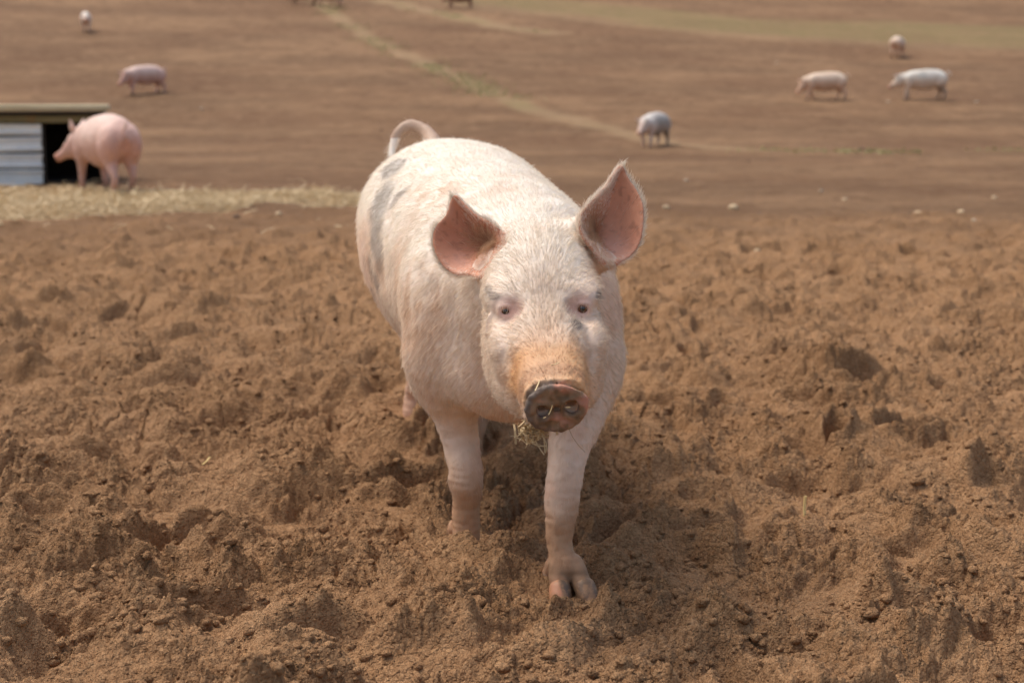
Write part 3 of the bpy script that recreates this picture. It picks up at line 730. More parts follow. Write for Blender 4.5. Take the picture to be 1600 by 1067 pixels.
col = paint(col, .5*blob(V, P(845, 405, 2.72), (.06, .08, .035)), lin(232, 214, 184))
for q in (P(800, 432, 2.70), P(905, 428, 2.70)): col = paint(col, .6*blob(V, q, (.05, .06, .03)), lin(220, 176, 146))
fh = headw*np.exp(-(((V-P(848, 455, 2.6))*np.array([14, 3, 9]))**2).sum(1))
col = paint(col, .45*fh, lin(176, 150, 128))
# snout disc: pink on the right side, brown mud on the rest
qd = (V-DC)@dn; q1 = (V-DC)@dsd; q2 = (V-DC)@du_
disc = smooth(-.012, -.005, qd)*(np.hypot(q1/.062, q2/.054) < 1)*(V[:, 1] < 2.42)
pink = smooth(-.25, .35, q1/.045*.8+q2/.04*.5+.5*n_c-.50+.8*noise3(V*70, 31))
pink = np.maximum(pink, blob(V, DC-du_*.024, (.020, .03, .014))*1.0*smooth(-.6, .2, noise3(V*150, 32)))
col = paint(col, disc, mix(lin(88, 66, 50)[None], lin(196, 124, 104)[None], np.clip(pink, 0, 1)[:, None])[0] if False else lin(142, 114, 88))
col = paint(col, disc*.8*smooth(-.1, .5, noise3(V*110, 35)), lin(104, 82, 60))
col = paint(col, disc*np.clip(pink, 0, 1)*.9, lin(202, 144, 122))
for sd in (-1, 1):
    nc = DC+dsd*sd*.0245+du_*(-.003)
    col = paint(col, .85*blob(V, nc+dn*.004, (.019, .02, .020))*disc*(noise3(V*120, 33) > -.35), lin(92, 74, 52))
    col = paint(col, .9*blob(V, nc-dn*.006+dsd*sd*.002, (.008, .008, .008)), lin(206, 168, 182))
col = paint(col, disc*smooth(.035, .043, np.hypot(q1/1.15, q2))*(q1 < 0)*.6, lin(96, 92, 92))
# inside of the ears: warm reddish skin, darker in the hollow
col = paint(col, inner, lin(208, 148, 118))
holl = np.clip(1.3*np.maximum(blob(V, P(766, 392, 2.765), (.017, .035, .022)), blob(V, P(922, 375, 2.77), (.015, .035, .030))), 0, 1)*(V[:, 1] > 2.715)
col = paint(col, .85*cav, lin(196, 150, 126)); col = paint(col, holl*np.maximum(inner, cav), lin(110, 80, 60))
col = paint(col, inner*smooth(.0, .7, n_b+.3)*.5, lin(190, 124, 96))
col = paint(col, inner*smooth(.1, .5, noise3(V*130, 34)-.2)*.35, lin(120, 78, 60))
col = paint(col, inner*.4*np.maximum(blob(V, P(745, 360, 2.78), (.035, .08, .035)), blob(V, P(930, 345, 2.79), (.03, .08, .04))), lin(150, 92, 66))
col = paint(col, inner*.7*np.maximum(blob(V, P(718, 408, 2.78), (.03, .08, .018)), blob(V, P(962, 390, 2.79), (.035, .08, .03))), lin(220, 168, 148))
# tail
tw = (V[:, 1] > 4.14)*(np.array(V[:, 2]) > .845)
col = paint(col, .8*tw, lin(170, 138, 114))
ROOT = np.array([-.08, 3.25, 0.])
pig = empty('pig', ROOT)
props(pig, 'large white pig with grey flank spots and muddy snout walking towards the camera', 'pig')
wet_ = 1-disc*.9
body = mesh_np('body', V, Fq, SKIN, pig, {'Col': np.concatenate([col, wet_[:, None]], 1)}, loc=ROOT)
print('pig verts', len(V))
# horn claws of the forward foot
g = NT('hoof_horn'); ha_ = g.node('ShaderNodeAttribute', attribute_name='Col').outputs['Color']; tcn = g.node('ShaderNodeTexCoord').outputs['Object']
g.put(g.mixc(g.math('MULTIPLY', g.ramp(g.noise(tcn, 90, 4, .6), .42, .62), .6), ha_, lin(176, 134, 96)), g.b.inputs['Base Color']); g.put(.5, g.b.inputs['Roughness']); g.put(g.bump(g.noise(g.mapping(tcn, (60, 60, 320)), 1.0, 3), .5, .0012), g.b.inputs['Normal'])
for pts_, rr_, cc_ in (([P(875, 921, 2.706), P(876, 934, 2.694), P(879, 947, 2.678)], [.0205, .0200, .0120], (104, 84, 68)), ([P(914, 918, 2.712), P(919, 931, 2.70), P(925, 945, 2.683)], [.0205, .0200, .0120], (124, 98, 76)),
        ([P(855, 900, 2.780), P(851, 916, 2.776), P(849, 924, 2.772)], [.0125, .0110, .006], (96, 80, 68))):
    c0 = np.mean(pts_, 0); F2 = Field(*[np.arange(c0[i]-.05, c0[i]+.05, .0022) for i in range(3)])
    F2.chain(pts_, [q+.0016 for q in rr_], .001)
    top_ = np.array(pts_[0])+np.array([0, .016, .016])
    F2.ell(top_+np.array([0, .010, .012]), (.030, .026, .020), .003, sub=True)
    hv, hf_ = F2.mesh(1); hc_ = np.tile(lin(*cc_), (len(hv), 1))
    if cc_[0] == 104: hc_ = paint(hc_, smooth(.001, -.006, hv[:, 0]-pts_[0][0]+.4*(hv[:, 2]-.015)), lin(196, 138, 104))
    mesh_np('hoof', hv, hf_, g.m, pig, {'Col': hc_}, loc=ROOT)
# eyes
def uv_ball(c, r, nu=24, nv=16):
    v = []; f = []
    for i in range(nv+1):
        for j in range(nu):
            a, b = pi*i/nv, 2*pi*j/nu; v.append((c[0]+r*sin(a)*cos(b), c[1]-r*cos(a), c[2]+r*sin(a)*sin(b)))
    for i in range(nv):
        for j in range(nu): f.append((i*nu+j, i*nu+(j+1) % nu, (i+1)*nu+(j+1) % nu, (i+1)*nu+j))
    return np.array(v), np.array(f)
g = NT('eye'); tcn = g.node('ShaderNodeTexCoord').outputs['Object']; 
ea = g.node('ShaderNodeAttribute', attribute_name='Col').outputs['Color']; g.put(ea, g.b.inputs['Base Color']); g.put(.08, g.b.inputs['Roughness']); g.put(.6, g.b.inputs['Specular IOR Level']); g.put(.6, g.b.inputs['Coat Weight'])
for e_, Y2 in EY:
    v, f = uv_ball(e_, .0100)
    rr = np.hypot(v[:, 0]-e_[0], v[:, 2]-e_[2]); fr_ = v[:, 1] < e_[1]
    ec_ = np.tile(lin(196, 170, 160), (len(v), 1)); ec_[(rr < .0085) & fr_] = lin(104, 66, 40); ec_[(rr < .0045) & fr_] = lin(12, 9, 8)
    mesh_np('eye', v, f, g.m, pig, {'Col': ec_}, loc=ROOT)

# ------------------------------------------------------------------ coat of fine bristles
def coat(name, V, F, N, col, count, wfun, lenfun, flow, parent, root_, seed, rad_=.00034, lift=.20):
    r = np.random.default_rng(seed)
    a = np.linalg.norm(np.cross(V[F[:, 2]]-V[F[:, 0]], V[F[:, 3]]-V[F[:, 1]]), axis=1)*.5
    cw = wfun[F].mean(1)*a; cdf = np.cumsum(cw); cdf /= cdf[-1]
    fi = np.searchsorted(cdf, r.random(count)); fi = np.clip(fi, 0, len(F)-1)
    u = r.random((count, 1)); v = r.random((count, 1)); Q = F[fi]
    bl = lambda X: (X[Q[:, 0]]*(1-u)+X[Q[:, 1]]*u)*(1-v)+(X[Q[:, 3]]*(1-u)+X[Q[:, 2]]*u)*v
    p = bl(V); n = bl(N); n /= np.linalg.norm(n, axis=1)[:, None]; c = bl(col); L = lenfun[F[fi]].mean(1)*(.55+.8*r.random(count)); fl = bl(flow)
    fl = fl-n*(fl*n).sum(1)[:, None]; fl /= (np.linalg.norm(fl, axis=1)[:, None]+1e-6)
    # neighbouring hairs lean together in tufts
    tuft = np.stack([noise3(p*38, 41), noise3(p*38+7, 42), noise3(p*38+13, 43)], 1)
    d0 = fl+n*lift+.12*r.normal(size=(count, 3))+.10*tuft; d0 /= np.linalg.norm(d0, axis=1)[:, None]
    d1 = d0+fl*.5-n*.22+.08*r.normal(size=(count, 3)); d1 /= np.linalg.norm(d1, axis=1)[:, None]
    p0 = p-n*.0008; p1 = p0+d0*L[:, None]*.38; p2 = p1+mix(d0, d1, .6)*L[:, None]*.34; p3 = p2+d1*L[:, None]*.30
    pts = np.stack([p0, p1, p2, p3], 1)-np.asarray(root_)
    cu = bpy.data.hair_curves.new(name); cu.add_curves([4]*count)
    cu.attributes['position'].data.foreach_set('vector', pts.astype(np.float32).ravel())
    ra = cu.attributes.get('radius') or cu.attributes.new('radius', 'FLOAT', 'POINT')
    ra.data.foreach_set('value', (np.tile([1, .85, .55, .15], count)*rad_*np.repeat(.55+.6*r.random(count), 4)).astype(np.float32))
    ca = cu.attributes.new('Col', 'FLOAT_COLOR', 'CURVE')
    cc = np.concatenate([c*(.86+.28*r.random((count, 1))), np.ones((count, 1))], 1)
    ca.data.foreach_set('color', np.clip(cc, 0, .9).astype(np.float32).ravel())
    o = bpy.data.objects.new(name, cu); COL.objects.link(o); o.parent = parent; cu.materials.append(HAIR); return o
g = NT('bristle_hair'); ha = g.node('ShaderNodeAttribute', attribute_name='Col').outputs['Color']
g.put(ha, g.b.inputs['Base Color']); g.put(.5, g.b.inputs['Roughness']); g.put(.3, g.b.inputs['Specular IOR Level'])
tr_ = g.node('ShaderNodeBsdfTranslucent', {'Color': ha}); mx = g.node('ShaderNodeMixShader', {0: .5}); g.l.new(g.b.outputs[0], mx.inputs[1]); g.l.new(tr_.outputs[0], mx.inputs[2])
g.l.new(mx.outputs[0], g.n['Material Output'].inputs['Surface']); HAIR = g.m

flow = np.tile(np.array([-.12, 1.0, -.25]), (len(V), 1))
side = np.sign(V[:, 0]-np.interp(V[:, 1], ty, cx))
flow[:, 2] -= .6*np.clip(np.abs(V[:, 0]-np.interp(V[:, 1], ty, cx))/.2, 0, 1)
hsx = (V-HO)@(hs*sgn)
hf = -he[None, :]+(hs*sgn)[None, :]*(np.clip(hsx/.1, -1, 1)*.55)[:, None]-np.array([0, 0, 1.0])[None]*(np.clip(np.abs(hsx)/.1, 0, 1)*.7)[:, None]
flow = mix(flow, hf, headw[:, None])
lf = np.array([0, .25, -1.0]); flow = mix(flow, lf[None], (legw*(1-headw))[:, None])
for D_, pts, ctr in ((lD, le_p, P(765, 400, 2.74)), (rD, re_p, P(925, 385, 2.74))):
    w_ = 1-smooth(.006, .014, D_); flow = mix(flow, (V-ctr)/.08, w_[:, None])
hide = np.clip(disc*1.2, 0, 1); hide = np.maximum(hide, toe)
nose_w = smooth(.30, .42, tsn)*(V[:, 1] < 2.62)
eyew = np.zeros(len(V))
for e_, Y2 in EY: eyew = np.maximum(eyew, blob(V, e_, (.030, .05, .024)))
below = smooth(-.01, .02, V[:, 2])
W = (1-hide)*(1-.96*inner)*(1-.8*holl)*(1-.95*cav)*(1-.9*np.clip(eyew*1.4, 0, 1))*below*(1+.8*headw+1.2*earw)*(1-.5*legw)*(1-.55*smooth(3.6, 4.2, V[:, 1]))
LN = .025*(1-.12*headw)*(1-.45*legw)*(1-.5*nose_w)*(1-.25*earw)
rimh = earw*(1-inner)*smooth(.75, .95, rimw)
LN = LN*1.0; W = W*(1+1.6*rimh)
hm = .55*(1-.85*nose_w)*(1-.8*dirt)*(1-.8*sw)*(1-.8*tw)
hc = np.clip(mix(col, lin(236, 227, 212)[None], hm[:, None]), 0, .9)
coat('bristles', V, Fq, N, hc, 130000, W, LN, flow, pig, ROOT, 3)
# longer hairs fringing the ear hollow and a few on chin and neck
inh = inner*(np.maximum(blob(V, P(752, 372, 2.77), (.032, .1, .03)), blob(V, P(925, 360, 2.77), (.022, .1, .04))))
if inh.sum() > 0:
    fi_ = np.where((V[:, 0] < .05)[:, None], (V-P(775, 385, 2.74)), (V-P(912, 370, 2.74)))
    coat('ear_hair', V, Fq, N, np.tile(lin(206, 172, 140), (len(V), 1)), 2200, np.maximum(inh, 2*holl*cav), np.full(len(V), .022), -fi_, pig, ROOT, 9, .0002, .7)
chin = blob(V, HS(.40, 0, -.075), (.05, .06, .03))+.25*blob(V, P(745, 560, 2.8), (.05, .1, .08))+.2*headw
coat('whiskers', V, Fq, N, np.tile(lin(210, 190, 165), (len(V), 1)), 500, chin*(1-hide)*(1-inner), np.full(len(V), .034), flow*.3+np.array([0, -.3, -.8]), pig, ROOT, 10, .00016, 1.0)
lash = np.zeros(len(V))
for e_, Y2 in EY: lash = np.maximum(lash, blob(V, e_+[0, -.004, .0085], (.010, .012, .0035)))
coat('eyelashes', V, Fq, N, np.tile(lin(226, 212, 192), (len(V), 1)), 90, lash, np.full(len(V), .009), np.tile(np.array([0, -.5, -.75]), (len(V), 1)), pig, ROOT, 12, .00018, .9)

# ------------------------------------------------------------------ the other pigs of the herd
def herd_pig(label, px, py, heading, scale=1.0, head_down=20, stride=.06, paintf=None, name='pig', step=.013, ears=.5, head_yaw=0, Y=None, sink=.02):
    "heading: degrees, 0 = to the right, 90 = away from the camera"
    F_ = Field(np.arange(-.86, 1.05, step), np.arange(-.36, .36, step), np.arange(-.03, .96, step))
    tx = [-.70, -.66, -.58, -.45, -.25, -.02, .18, .32, .44, .54]
    tp = [.60, .675, .745, .795, .812, .80, .775, .745, .70, .63]; bt = [.50, .45, .39, .335, .28, .26, .29, .32, .37, .42]
    w = [.06, .13, .185, .215, .228, .225, .212, .20, .165, .12]
    F_.loft((0, 0, 0), (1, 0, 0), (0, 0, 1), tx, [(0, (a+b)/2) for a, b in zip(tp, bt)], w, [(a-b)/2 for a, b in zip(tp, bt)], k=.03)
    a = radians(-head_down); hy = radians(head_yaw); e = np.array([cos(a)*cos(hy), cos(a)*sin(hy), sin(a)]); O = np.array([.42, 0, .57])
    up = unit(np.array([0, 0, 1.0])-e*e[2]) if abs(e[2]) < .99 else np.array([1., 0, 0]); s_ = np.cross(e, up)
    F_.loft(O, e, up, [0, .1, .2, .28, .36, .43, .48], [(0, .02), (0, .02), (0, .01), (0, 0), (0, -.005), (0, -.005), (0, 0)], [.14, .13, .118, .095, .065, .052, .052], [.15, .13, .115, .09, .062, .05, .048], k=.05)
    F_.ell(O+e*.2-up*.06, (.11, .10, .09), .05)
    for q in (-1, 1):
        b0 = O+e*.12+up*.11+s_*q*.075; tip = b0+up*.11+e*(.02+.10*ears)+s_*q*.075
        F_.cone(b0, mix(b0, tip, .5), .022, .030, .02); F_.cone(mix(b0, tip, .5), tip, .028, .010, .01)
        F_.ell((-.52, q*.125, .52), (.17, .105, .19), .03); F_.ell((.33, q*.125, .50), (.12, .09, .18), .03)
        st = stride*q
        F_.chain([(.33, q*.12, .42), (.35+st*.4, q*.12, .26), (.345+st, q*.12, .14), (.34+st, q*.12, .07), (.365+st, q*.12, .015)], [.085, .052, .040, .034, .040], .05, 3)
        F_.chain([(-.49, q*.115, .44), (-.53-st*.2, q*.115, .32), (-.60-st*.7, q*.115, .20), (-.54-st, q*.115, .07), (-.51-st, q*.115, .015)], [.11, .070, .040, .033, .039], .05, 3)
    tl = [(-.68, 0, .72), (-.735, .01, .735), (-.77, .02, .70), (-.765, .045, .655), (-.74, .05, .63)]
    for i in range(4): F_.cone(tl[i], tl[i+1], .018-.003*i, .015-.003*i, .01)
    F_.cone((-.74, 0, .64), (-.66, 0, .36), .024, .05, .03, sub=True)
    V, Fq = F_.mesh(1)
    N = vnormals(V, Fq); V = V+N*(.006*noise3(V*8, 60)+.003*noise3(V*25, 61))[:, None]
    col = paintf(V)
    he_ = smooth(.40, .46, (V-O)@e)
    col = paint(col, .7*he_*(np.linalg.norm((V-O)-((V-O)@e)[:, None]*e, axis=1) < .09), lin(190, 132, 104))
    col = paint(col, .6*(1-smooth(.05, .16, V[:, 2])), lin(150, 112, 84))
    col = paint(col, .85*(1-smooth(.02, .05, V[:, 2])), lin(96, 74, 58))
    gp = ground_at(px, py)
    if Y is not None: gp = P(px, py, Y)
    root = empty(name, (gp[0], gp[1], float(gz_at(gp[0], gp[1])[0])-sink)); h = radians(heading)
    root.rotation_euler = (0, 0, h); root.scale = (scale, scale*.90, scale)
    props(root, label, 'pig', 'pigs scattered over the field behind')
    mesh_np('body', V, Fq, SKIN_FAR, root, {'Col': col})
    # eyes
    for q in (-1, 1):
        v, f = uv_ball(O+e*.235+up*.075+s_*q*.083, .012, 8, 6); mesh_np('eye', v, f, EYE_FAR, root, {'Col': np.tile(lin(30, 20, 16), (len(v), 1))})
    return root
SKIN_FAR = skin_material('far_pig_skin', .5); EYE_FAR = g.m if False else bpy.data.materials['eye']
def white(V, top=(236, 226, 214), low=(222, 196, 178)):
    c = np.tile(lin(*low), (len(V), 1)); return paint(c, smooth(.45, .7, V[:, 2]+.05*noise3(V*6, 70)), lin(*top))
def pink(V):
    c = white(V, (224, 196, 184), (200, 160, 146)); return paint(c, .5*blob(V, (-.62, 0, .55), (.2, .3, .25)), lin(204, 146, 130))  # rump in a darker pink: shading put into the colour
def pale_pink(V): return white(V, (228, 206, 184), (208, 172, 146))
def grey_spot(V):
    c = white(V, (214, 208, 202), (206, 182, 168)); m = smooth(-.1, .25, .5*noise3(V*3.2+2, 71)+.9*(V[:, 1] > 0)*smooth(.3, -.1, V[:, 0])*.8-.28)
    c = paint(c, .65*m*(V[:, 0] < .35)*(1-.6*smooth(.6, .78, V[:, 2])), lin(126, 120, 114)); return paint(c, .5*(V[:, 0] < -.3)*(V[:, 2] < .35), lin(110, 100, 92))
def grey_white(V):
    c = white(V, (222, 218, 208), (214, 190, 168)); m = smooth(.12, .35, noise3(V*4+5, 72)); c = paint(c, .5*m*(V[:, 2] > .5), lin(168, 168, 164))
    c = paint(c, .6*(np.abs(V[:, 0]+.58) < .14)*(V[:, 2] < .4), lin(120, 98, 80)); return paint(c, .55*(V[:, 0] > .5)*(noise3(V*9, 73) > .1), lin(120, 108, 100))
def dark(V): return white(V, (150, 116, 92), (128, 94, 74))
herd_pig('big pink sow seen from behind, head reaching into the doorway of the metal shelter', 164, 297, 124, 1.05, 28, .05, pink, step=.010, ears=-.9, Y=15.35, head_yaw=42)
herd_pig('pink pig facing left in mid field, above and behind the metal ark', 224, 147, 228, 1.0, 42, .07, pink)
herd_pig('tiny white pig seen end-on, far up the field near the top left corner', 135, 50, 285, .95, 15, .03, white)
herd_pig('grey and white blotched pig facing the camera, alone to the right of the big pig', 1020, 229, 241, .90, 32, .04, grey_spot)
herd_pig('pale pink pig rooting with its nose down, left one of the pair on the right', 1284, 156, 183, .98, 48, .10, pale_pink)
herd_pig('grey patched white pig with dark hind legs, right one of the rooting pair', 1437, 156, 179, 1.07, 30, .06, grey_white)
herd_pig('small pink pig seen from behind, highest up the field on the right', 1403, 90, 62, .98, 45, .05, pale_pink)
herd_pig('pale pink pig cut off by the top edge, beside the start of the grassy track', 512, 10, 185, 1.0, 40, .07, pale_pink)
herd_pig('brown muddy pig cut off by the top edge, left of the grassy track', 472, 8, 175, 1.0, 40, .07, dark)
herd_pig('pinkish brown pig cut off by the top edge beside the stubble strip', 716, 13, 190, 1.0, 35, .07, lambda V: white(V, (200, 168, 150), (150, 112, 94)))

# ------------------------------------------------------------------ low pig ark of metal sheets and boards
def boxes(name, bl, mat, parent, bevel=.006, attrs=None):
    "bl: list of (lo, hi) boxes -> one bevelled mesh in the parent's space"
    import bmesh
    bm = bmesh.new()
    for lo, hi in bl:
        r = bmesh.ops.create_cube(bm, size=1)
        for v in r['verts']:
            v.co = [lo[i]+(v.co[i]+.5)*(hi[i]-lo[i]) for i in range(3)]
    if bevel: bmesh.ops.bevel(bm, geom=bm.edges[:], offset=bevel, segments=2, affect='EDGES', profile=.6)
    me = bpy.data.meshes.new(name); bm.to_mesh(me); bm.free(); me.materials.append(mat)
    o = bpy.data.objects.new(name, me); COL.objects.link(o); o.parent = parent; return o
def weathered(name, a, b, streak, rough=.6, metal=0.0, sc=(2, 2, 14)):
    g = NT(name); tc = g.node('ShaderNodeTexCoord').outputs['Object']
    c = g.mixc(g.ramp(g.noise(g.mapping(tc, sc), 1.0, 5, .65), .35, .68), lin(*a), lin(*b))
    c = g.mixc(g.math('MULTIPLY', g.ramp(g.noise(g.mapping(tc, (7, 7, 1.2)), 1.0, 4, .6), .56, .70), .75), c, lin(*streak))
    g.put(c, g.b.inputs['Base Color']); g.put(rough, g.b.inputs['Roughness']); g.put(metal, g.b.inputs['Metallic'])
    g.put(g.bump(g.noise(tc, 25, 4, .6), .4, .01), g.b.inputs['Normal']); return g.m
M_tin = weathered('galvanised_sheet', (222, 226, 228), (240, 240, 236), (168, 150, 118), .5, 0, (3, 3, 6))
M_roof = weathered('weathered_roof_board', (186, 170, 136), (206, 190, 156), (150, 132, 98), .8, 0, (1.2, 5, 5))
M_beam = weathered('mossy_beam', (104, 92, 58), (128, 112, 74), (150, 98, 44), .85, 0, (2, 2, 10))
M_dark = weathered('dark_boards', (40, 32, 26), (54, 44, 36), (30, 26, 22), .9, 0, (2, 2, 10))
HX, HY = -4.84, 17.0; hz = float(base_z(HX, HY))
ark = empty('pig_shelter', (HX, HY, hz)); ark.rotation_euler = (0, 0, radians(15)); props(ark, 'low pig shelter with pale metal sheet walls, flat board roof and dark doorway', 'pig shelter')
# local: x 0 = right end, negative to the left; y 0 = front
zs_ = [(-.05, .170), (.190, .360), (.380, .550), (.570, .705)]
boxes('gap_shade_board', [((-2.99, .012, -.05), (-.70, .035, .712))], M_dark, ark, .002)  # added dark board, stands in for the shadow lines between the wall sheets
for i, (z0, z1) in enumerate(zs_):
    import bmesh
    bm = bmesh.new(); n_ = 14; prof = [(0, z0), (-.010, z0+.006), (-.030, z0+.035), (-.004, z0+.05), (-.004, z1-.035), (-.028, z1-.03), (-.03, z1-.008), (0, z1)]
    for k_ in range(n_+1):
        x_ = -3.0+(3.0-.69)*k_/n_; w_ = .004*sin(k_*1.9+i)
        for yy_, zz_ in prof: bm.verts.new((x_, yy_+w_-.003*i, zz_+.004*sin(k_*.7+i*2)))
        for yy_, zz_ in prof[::-1]: bm.verts.new((x_, yy_+w_+.012-.003*i, zz_+.004*sin(k_*.7+i*2)))
    bm.verts.ensure_lookup_table(); m_ = len(prof)*2
    for k_ in range(n_):
        for j in range(m_): bm.faces.new([bm.verts[k_*m_+j], bm.verts[k_*m_+(j+1) % m_], bm.verts[(k_+1)*m_+(j+1) % m_], bm.verts[(k_+1)*m_+j]])
    bm.faces.new([bm.verts[j] for j in range(m_)][::-1]); bm.faces.new([bm.verts[n_*m_+j] for j in range(m_)])
    bmesh.ops.recalc_face_normals(bm, faces=bm.faces)
    me = bpy.data.meshes.new('wall_sheet'); bm.to_mesh(me); bm.free(); me.materials.append(M_tin)
    o = bpy.data.objects.new('wall_sheet', me); COL.objects.link(o); o.parent = ark
boxes('roof', [((-3.25, -.13, .845), (.08, 1.75, .925))], M_roof, ark, .03)
boxes('fascia_beam', [((-3.1, -.07, .715), (.02, .0, .80))], M_beam, ark)
boxes('batten', [((-3.15, -.10, .805), (.04, -.02, .842))], M_dark, ark, .004)
boxes('door_post', [((-.70, -.012, -.05), (-.655, .05, .712))], M_dark, ark, .004)
boxes('end_post', [((-.02, .0, -.05), (.02, .05, .712))], M_dark, ark, .004)
boxes('side_wall', [((.0, .055, -.05), (.03, 1.62, .84))], M_tin, ark, .004)
boxes('side_wall', [((-3.03, .055, -.05), (-3.0, 1.62, .84))], M_tin, ark, .004)
boxes('back_wall', [((-2.995, 1.57, -.05), (-.005, 1.60, .84))], M_dark, ark, .004)
boxes('bedding_floor', [((-2.99, .06, -.06), (-.01, 1.56, .03))], M_dark, ark, .004)

# ------------------------------------------------------------------ straw bedding and stray bits
def straw_mat():
    g = NT('straw'); a = g.node('ShaderNodeAttribute', attribute_name='Col').outputs['Color']
    g.put(a, g.b.inputs['Base Color']); g.put(.55, g.b.inputs['Roughness']); g.put(.35, g.b.inputs['Specular IOR Level']); return g.m
M_straw = straw_mat()
def stalks(p, d, L, w, seed, bend=.12):
    "bent square-section stalks: positions, directions, lengths, widths -> V, F, colour"
    r = np.random.default_rng(seed); n = len(p); d = d/np.linalg.norm(d, axis=1)[:, None]
    s = np.cross(d, np.array([0, 0, 1.0])+.2*r.normal(size=(n, 3))); s /= np.linalg.norm(s, axis=1)[:, None]; u = np.cross(s, d)
    bd = r.normal(size=(n, 1))*bend; rings = []
    for i, t in enumerate((0, .35, .7, 1)):
        c = p+d*(L*t)[:, None]+u*(bd[:, 0]*L*t*(1-t)*2)[:, None]
        for a, b in ((-1, -.45), (1, -.45), (1, .45), (-1, .45)): rings.append(c+s*(w*a*.5)[:, None]+u*(w*b*.5)[:, None])
    V = np.stack(rings, 1); f = []
    for i in range(3):
        for j in range(4): f.append((i*4+j, i*4+(j+1) % 4, i*4+4+(j+1) % 4, i*4+4+j))
    f += [(3, 2, 1, 0), (12, 13, 14, 15)]
    F = (np.array(f)[None]+(np.arange(n)*16)[:, None, None]).reshape(-1, 4)
    t = r.random((n, 1)); c = mix(lin(176, 150, 110)[None], lin(228, 206, 164)[None], t)
    return V.reshape(-1, 3), F, np.repeat(c, 16, 0)
n = 60000
xs_ = -11+10.5*rng.random(n); ys_ = 10.2+7.6*rng.random(n)
ds, ps = dist_poly(xs_, ys_, straw_c); wst_ = np.interp(ps, [0, .3, .6, .8, 1], [2.4, 2.1, 1.6, .8, .35])
w_ = 1-smooth(wst_*.5, wst_*1.15, ds+.6*noise2(xs_*1.1, ys_*1.6, 60)+.25*noise2(xs_*4, ys_*4, 61)); w_ *= smooth(-.7, .3, noise2(xs_*2.2, ys_*3.5, 80)+.3)
k = rng.random(n) < w_*.9+.004; xs_, ys_ = xs_[k], ys_[k]; w_ = w_[k]
a_ = rng.random(len(xs_))*2*pi; pit = rng.normal(size=len(xs_))*.22
hum = np.clip(noise2(xs_*.9, ys_*1.3, 81), 0, 1)*.10+.03
p_ = np.stack([xs_, ys_, gz_at(xs_, ys_)+rng.random(len(xs_))*hum*w_+.004], 1)
V, Fq, c_ = stalks(p_, np.stack([np.cos(a_), np.sin(a_), pit], 1), .06+.14*rng.random(len(xs_)), .004+.005*rng.random(len(xs_)), 5)
o = mesh_np('straw_bedding', V, Fq, M_straw, attrs={'Col': c_}, smooth_=False)
props(o, 'pale straw bedding strewn in front of the metal pig shelter', 'straw', kind='stuff')
# grass blades along the track and on the far strip
n = 9000
cand = []
for tr, hw_, m_ in ((track1, .5, 2600), (track2, .5, 800), (track3, .5, 600)):
    t = rng.random(m_)*(len(tr)-1)*(.55 if tr is track1 else 1); i = np.floor(t).astype(int); f_ = (t-i)[:, None]; A_t = np.array(tr)
    q = A_t[i]*(1-f_)+A_t[i+1]*f_; q[:, 0] += rng.normal(size=m_)*hw_; q[:, 1] += rng.normal(size=m_)*hw_*.6
    kk = noise2(q[:, 0]*.45, q[:, 1]*.45, 63) > -.05; cand.append(q[kk])
q = np.concatenate(cand); q[:, 2] = gz_at(q[:, 0], q[:, 1])
V, Fq, c_ = stalks(q, np.stack([rng.normal(size=len(q))*.5, rng.normal(size=len(q))*.5, np.ones(len(q))], 1), .03+.06*rng.random(len(q)), .010+.01*rng.random(len(q)), 6)
gc = mix(lin(128, 134, 76)[None], lin(164, 154, 104)[None], rng.random((len(q), 1)))
o = mesh_np('grass', V, Fq, M_straw, attrs={'Col': np.repeat(gc, 16, 0)}, smooth_=False)
props(o, 'thin green grass growing along the field tracks', 'grass', kind='stuff')

# ------------------------------------------------------------------ stones and clods one can count
def stone(px, py, size_px, c, label, nm='stone', cat='stone', grp='pale stones on the trampled field', flat=.6, seed=0):
    gp = ground_at(px, py+size_px*.22); s = size_px/FPX*gp[1]*.40
    r = np.random.default_rng(seed+px); v = IV*np.array([1, .8, flat])*s
    v = v*(1+.22*noise3(IV*1.4+r.random(3)*40, 3)+.14*noise3(IV*3+r.random(3)*40, 4))[:, None]
    loc = np.array([gp[0], gp[1], float(gz_at(gp[0], gp[1])[0])+s*flat*.45])
    cc = np.tile(lin(*c), (len(v), 1))*(1+.18*noise3(IV*3+seed, 5))[:, None]
    o = mesh_np(nm, v+loc, IF, M_stone, attrs={'Col': cc}, loc=loc); props(o, label, cat, grp); return o
g = NT('stone'); a = g.node('ShaderNodeAttribute', attribute_name='Col').outputs['Color']; tc = g.node('ShaderNodeTexCoord').outputs['Object']
g.put(g.mixc(g.math('MULTIPLY', g.ramp(g.noise(tc, 40, 3), .5, .7), .4), a, lin(150, 118, 88)), g.b.inputs['Base Color']); g.put(.85, g.b.inputs['Roughness']); g.put(g.bump(g.noise(tc, 60, 3), .5, .004), g.b.inputs['Normal']); M_stone = g.m
cream = (206, 182, 146)
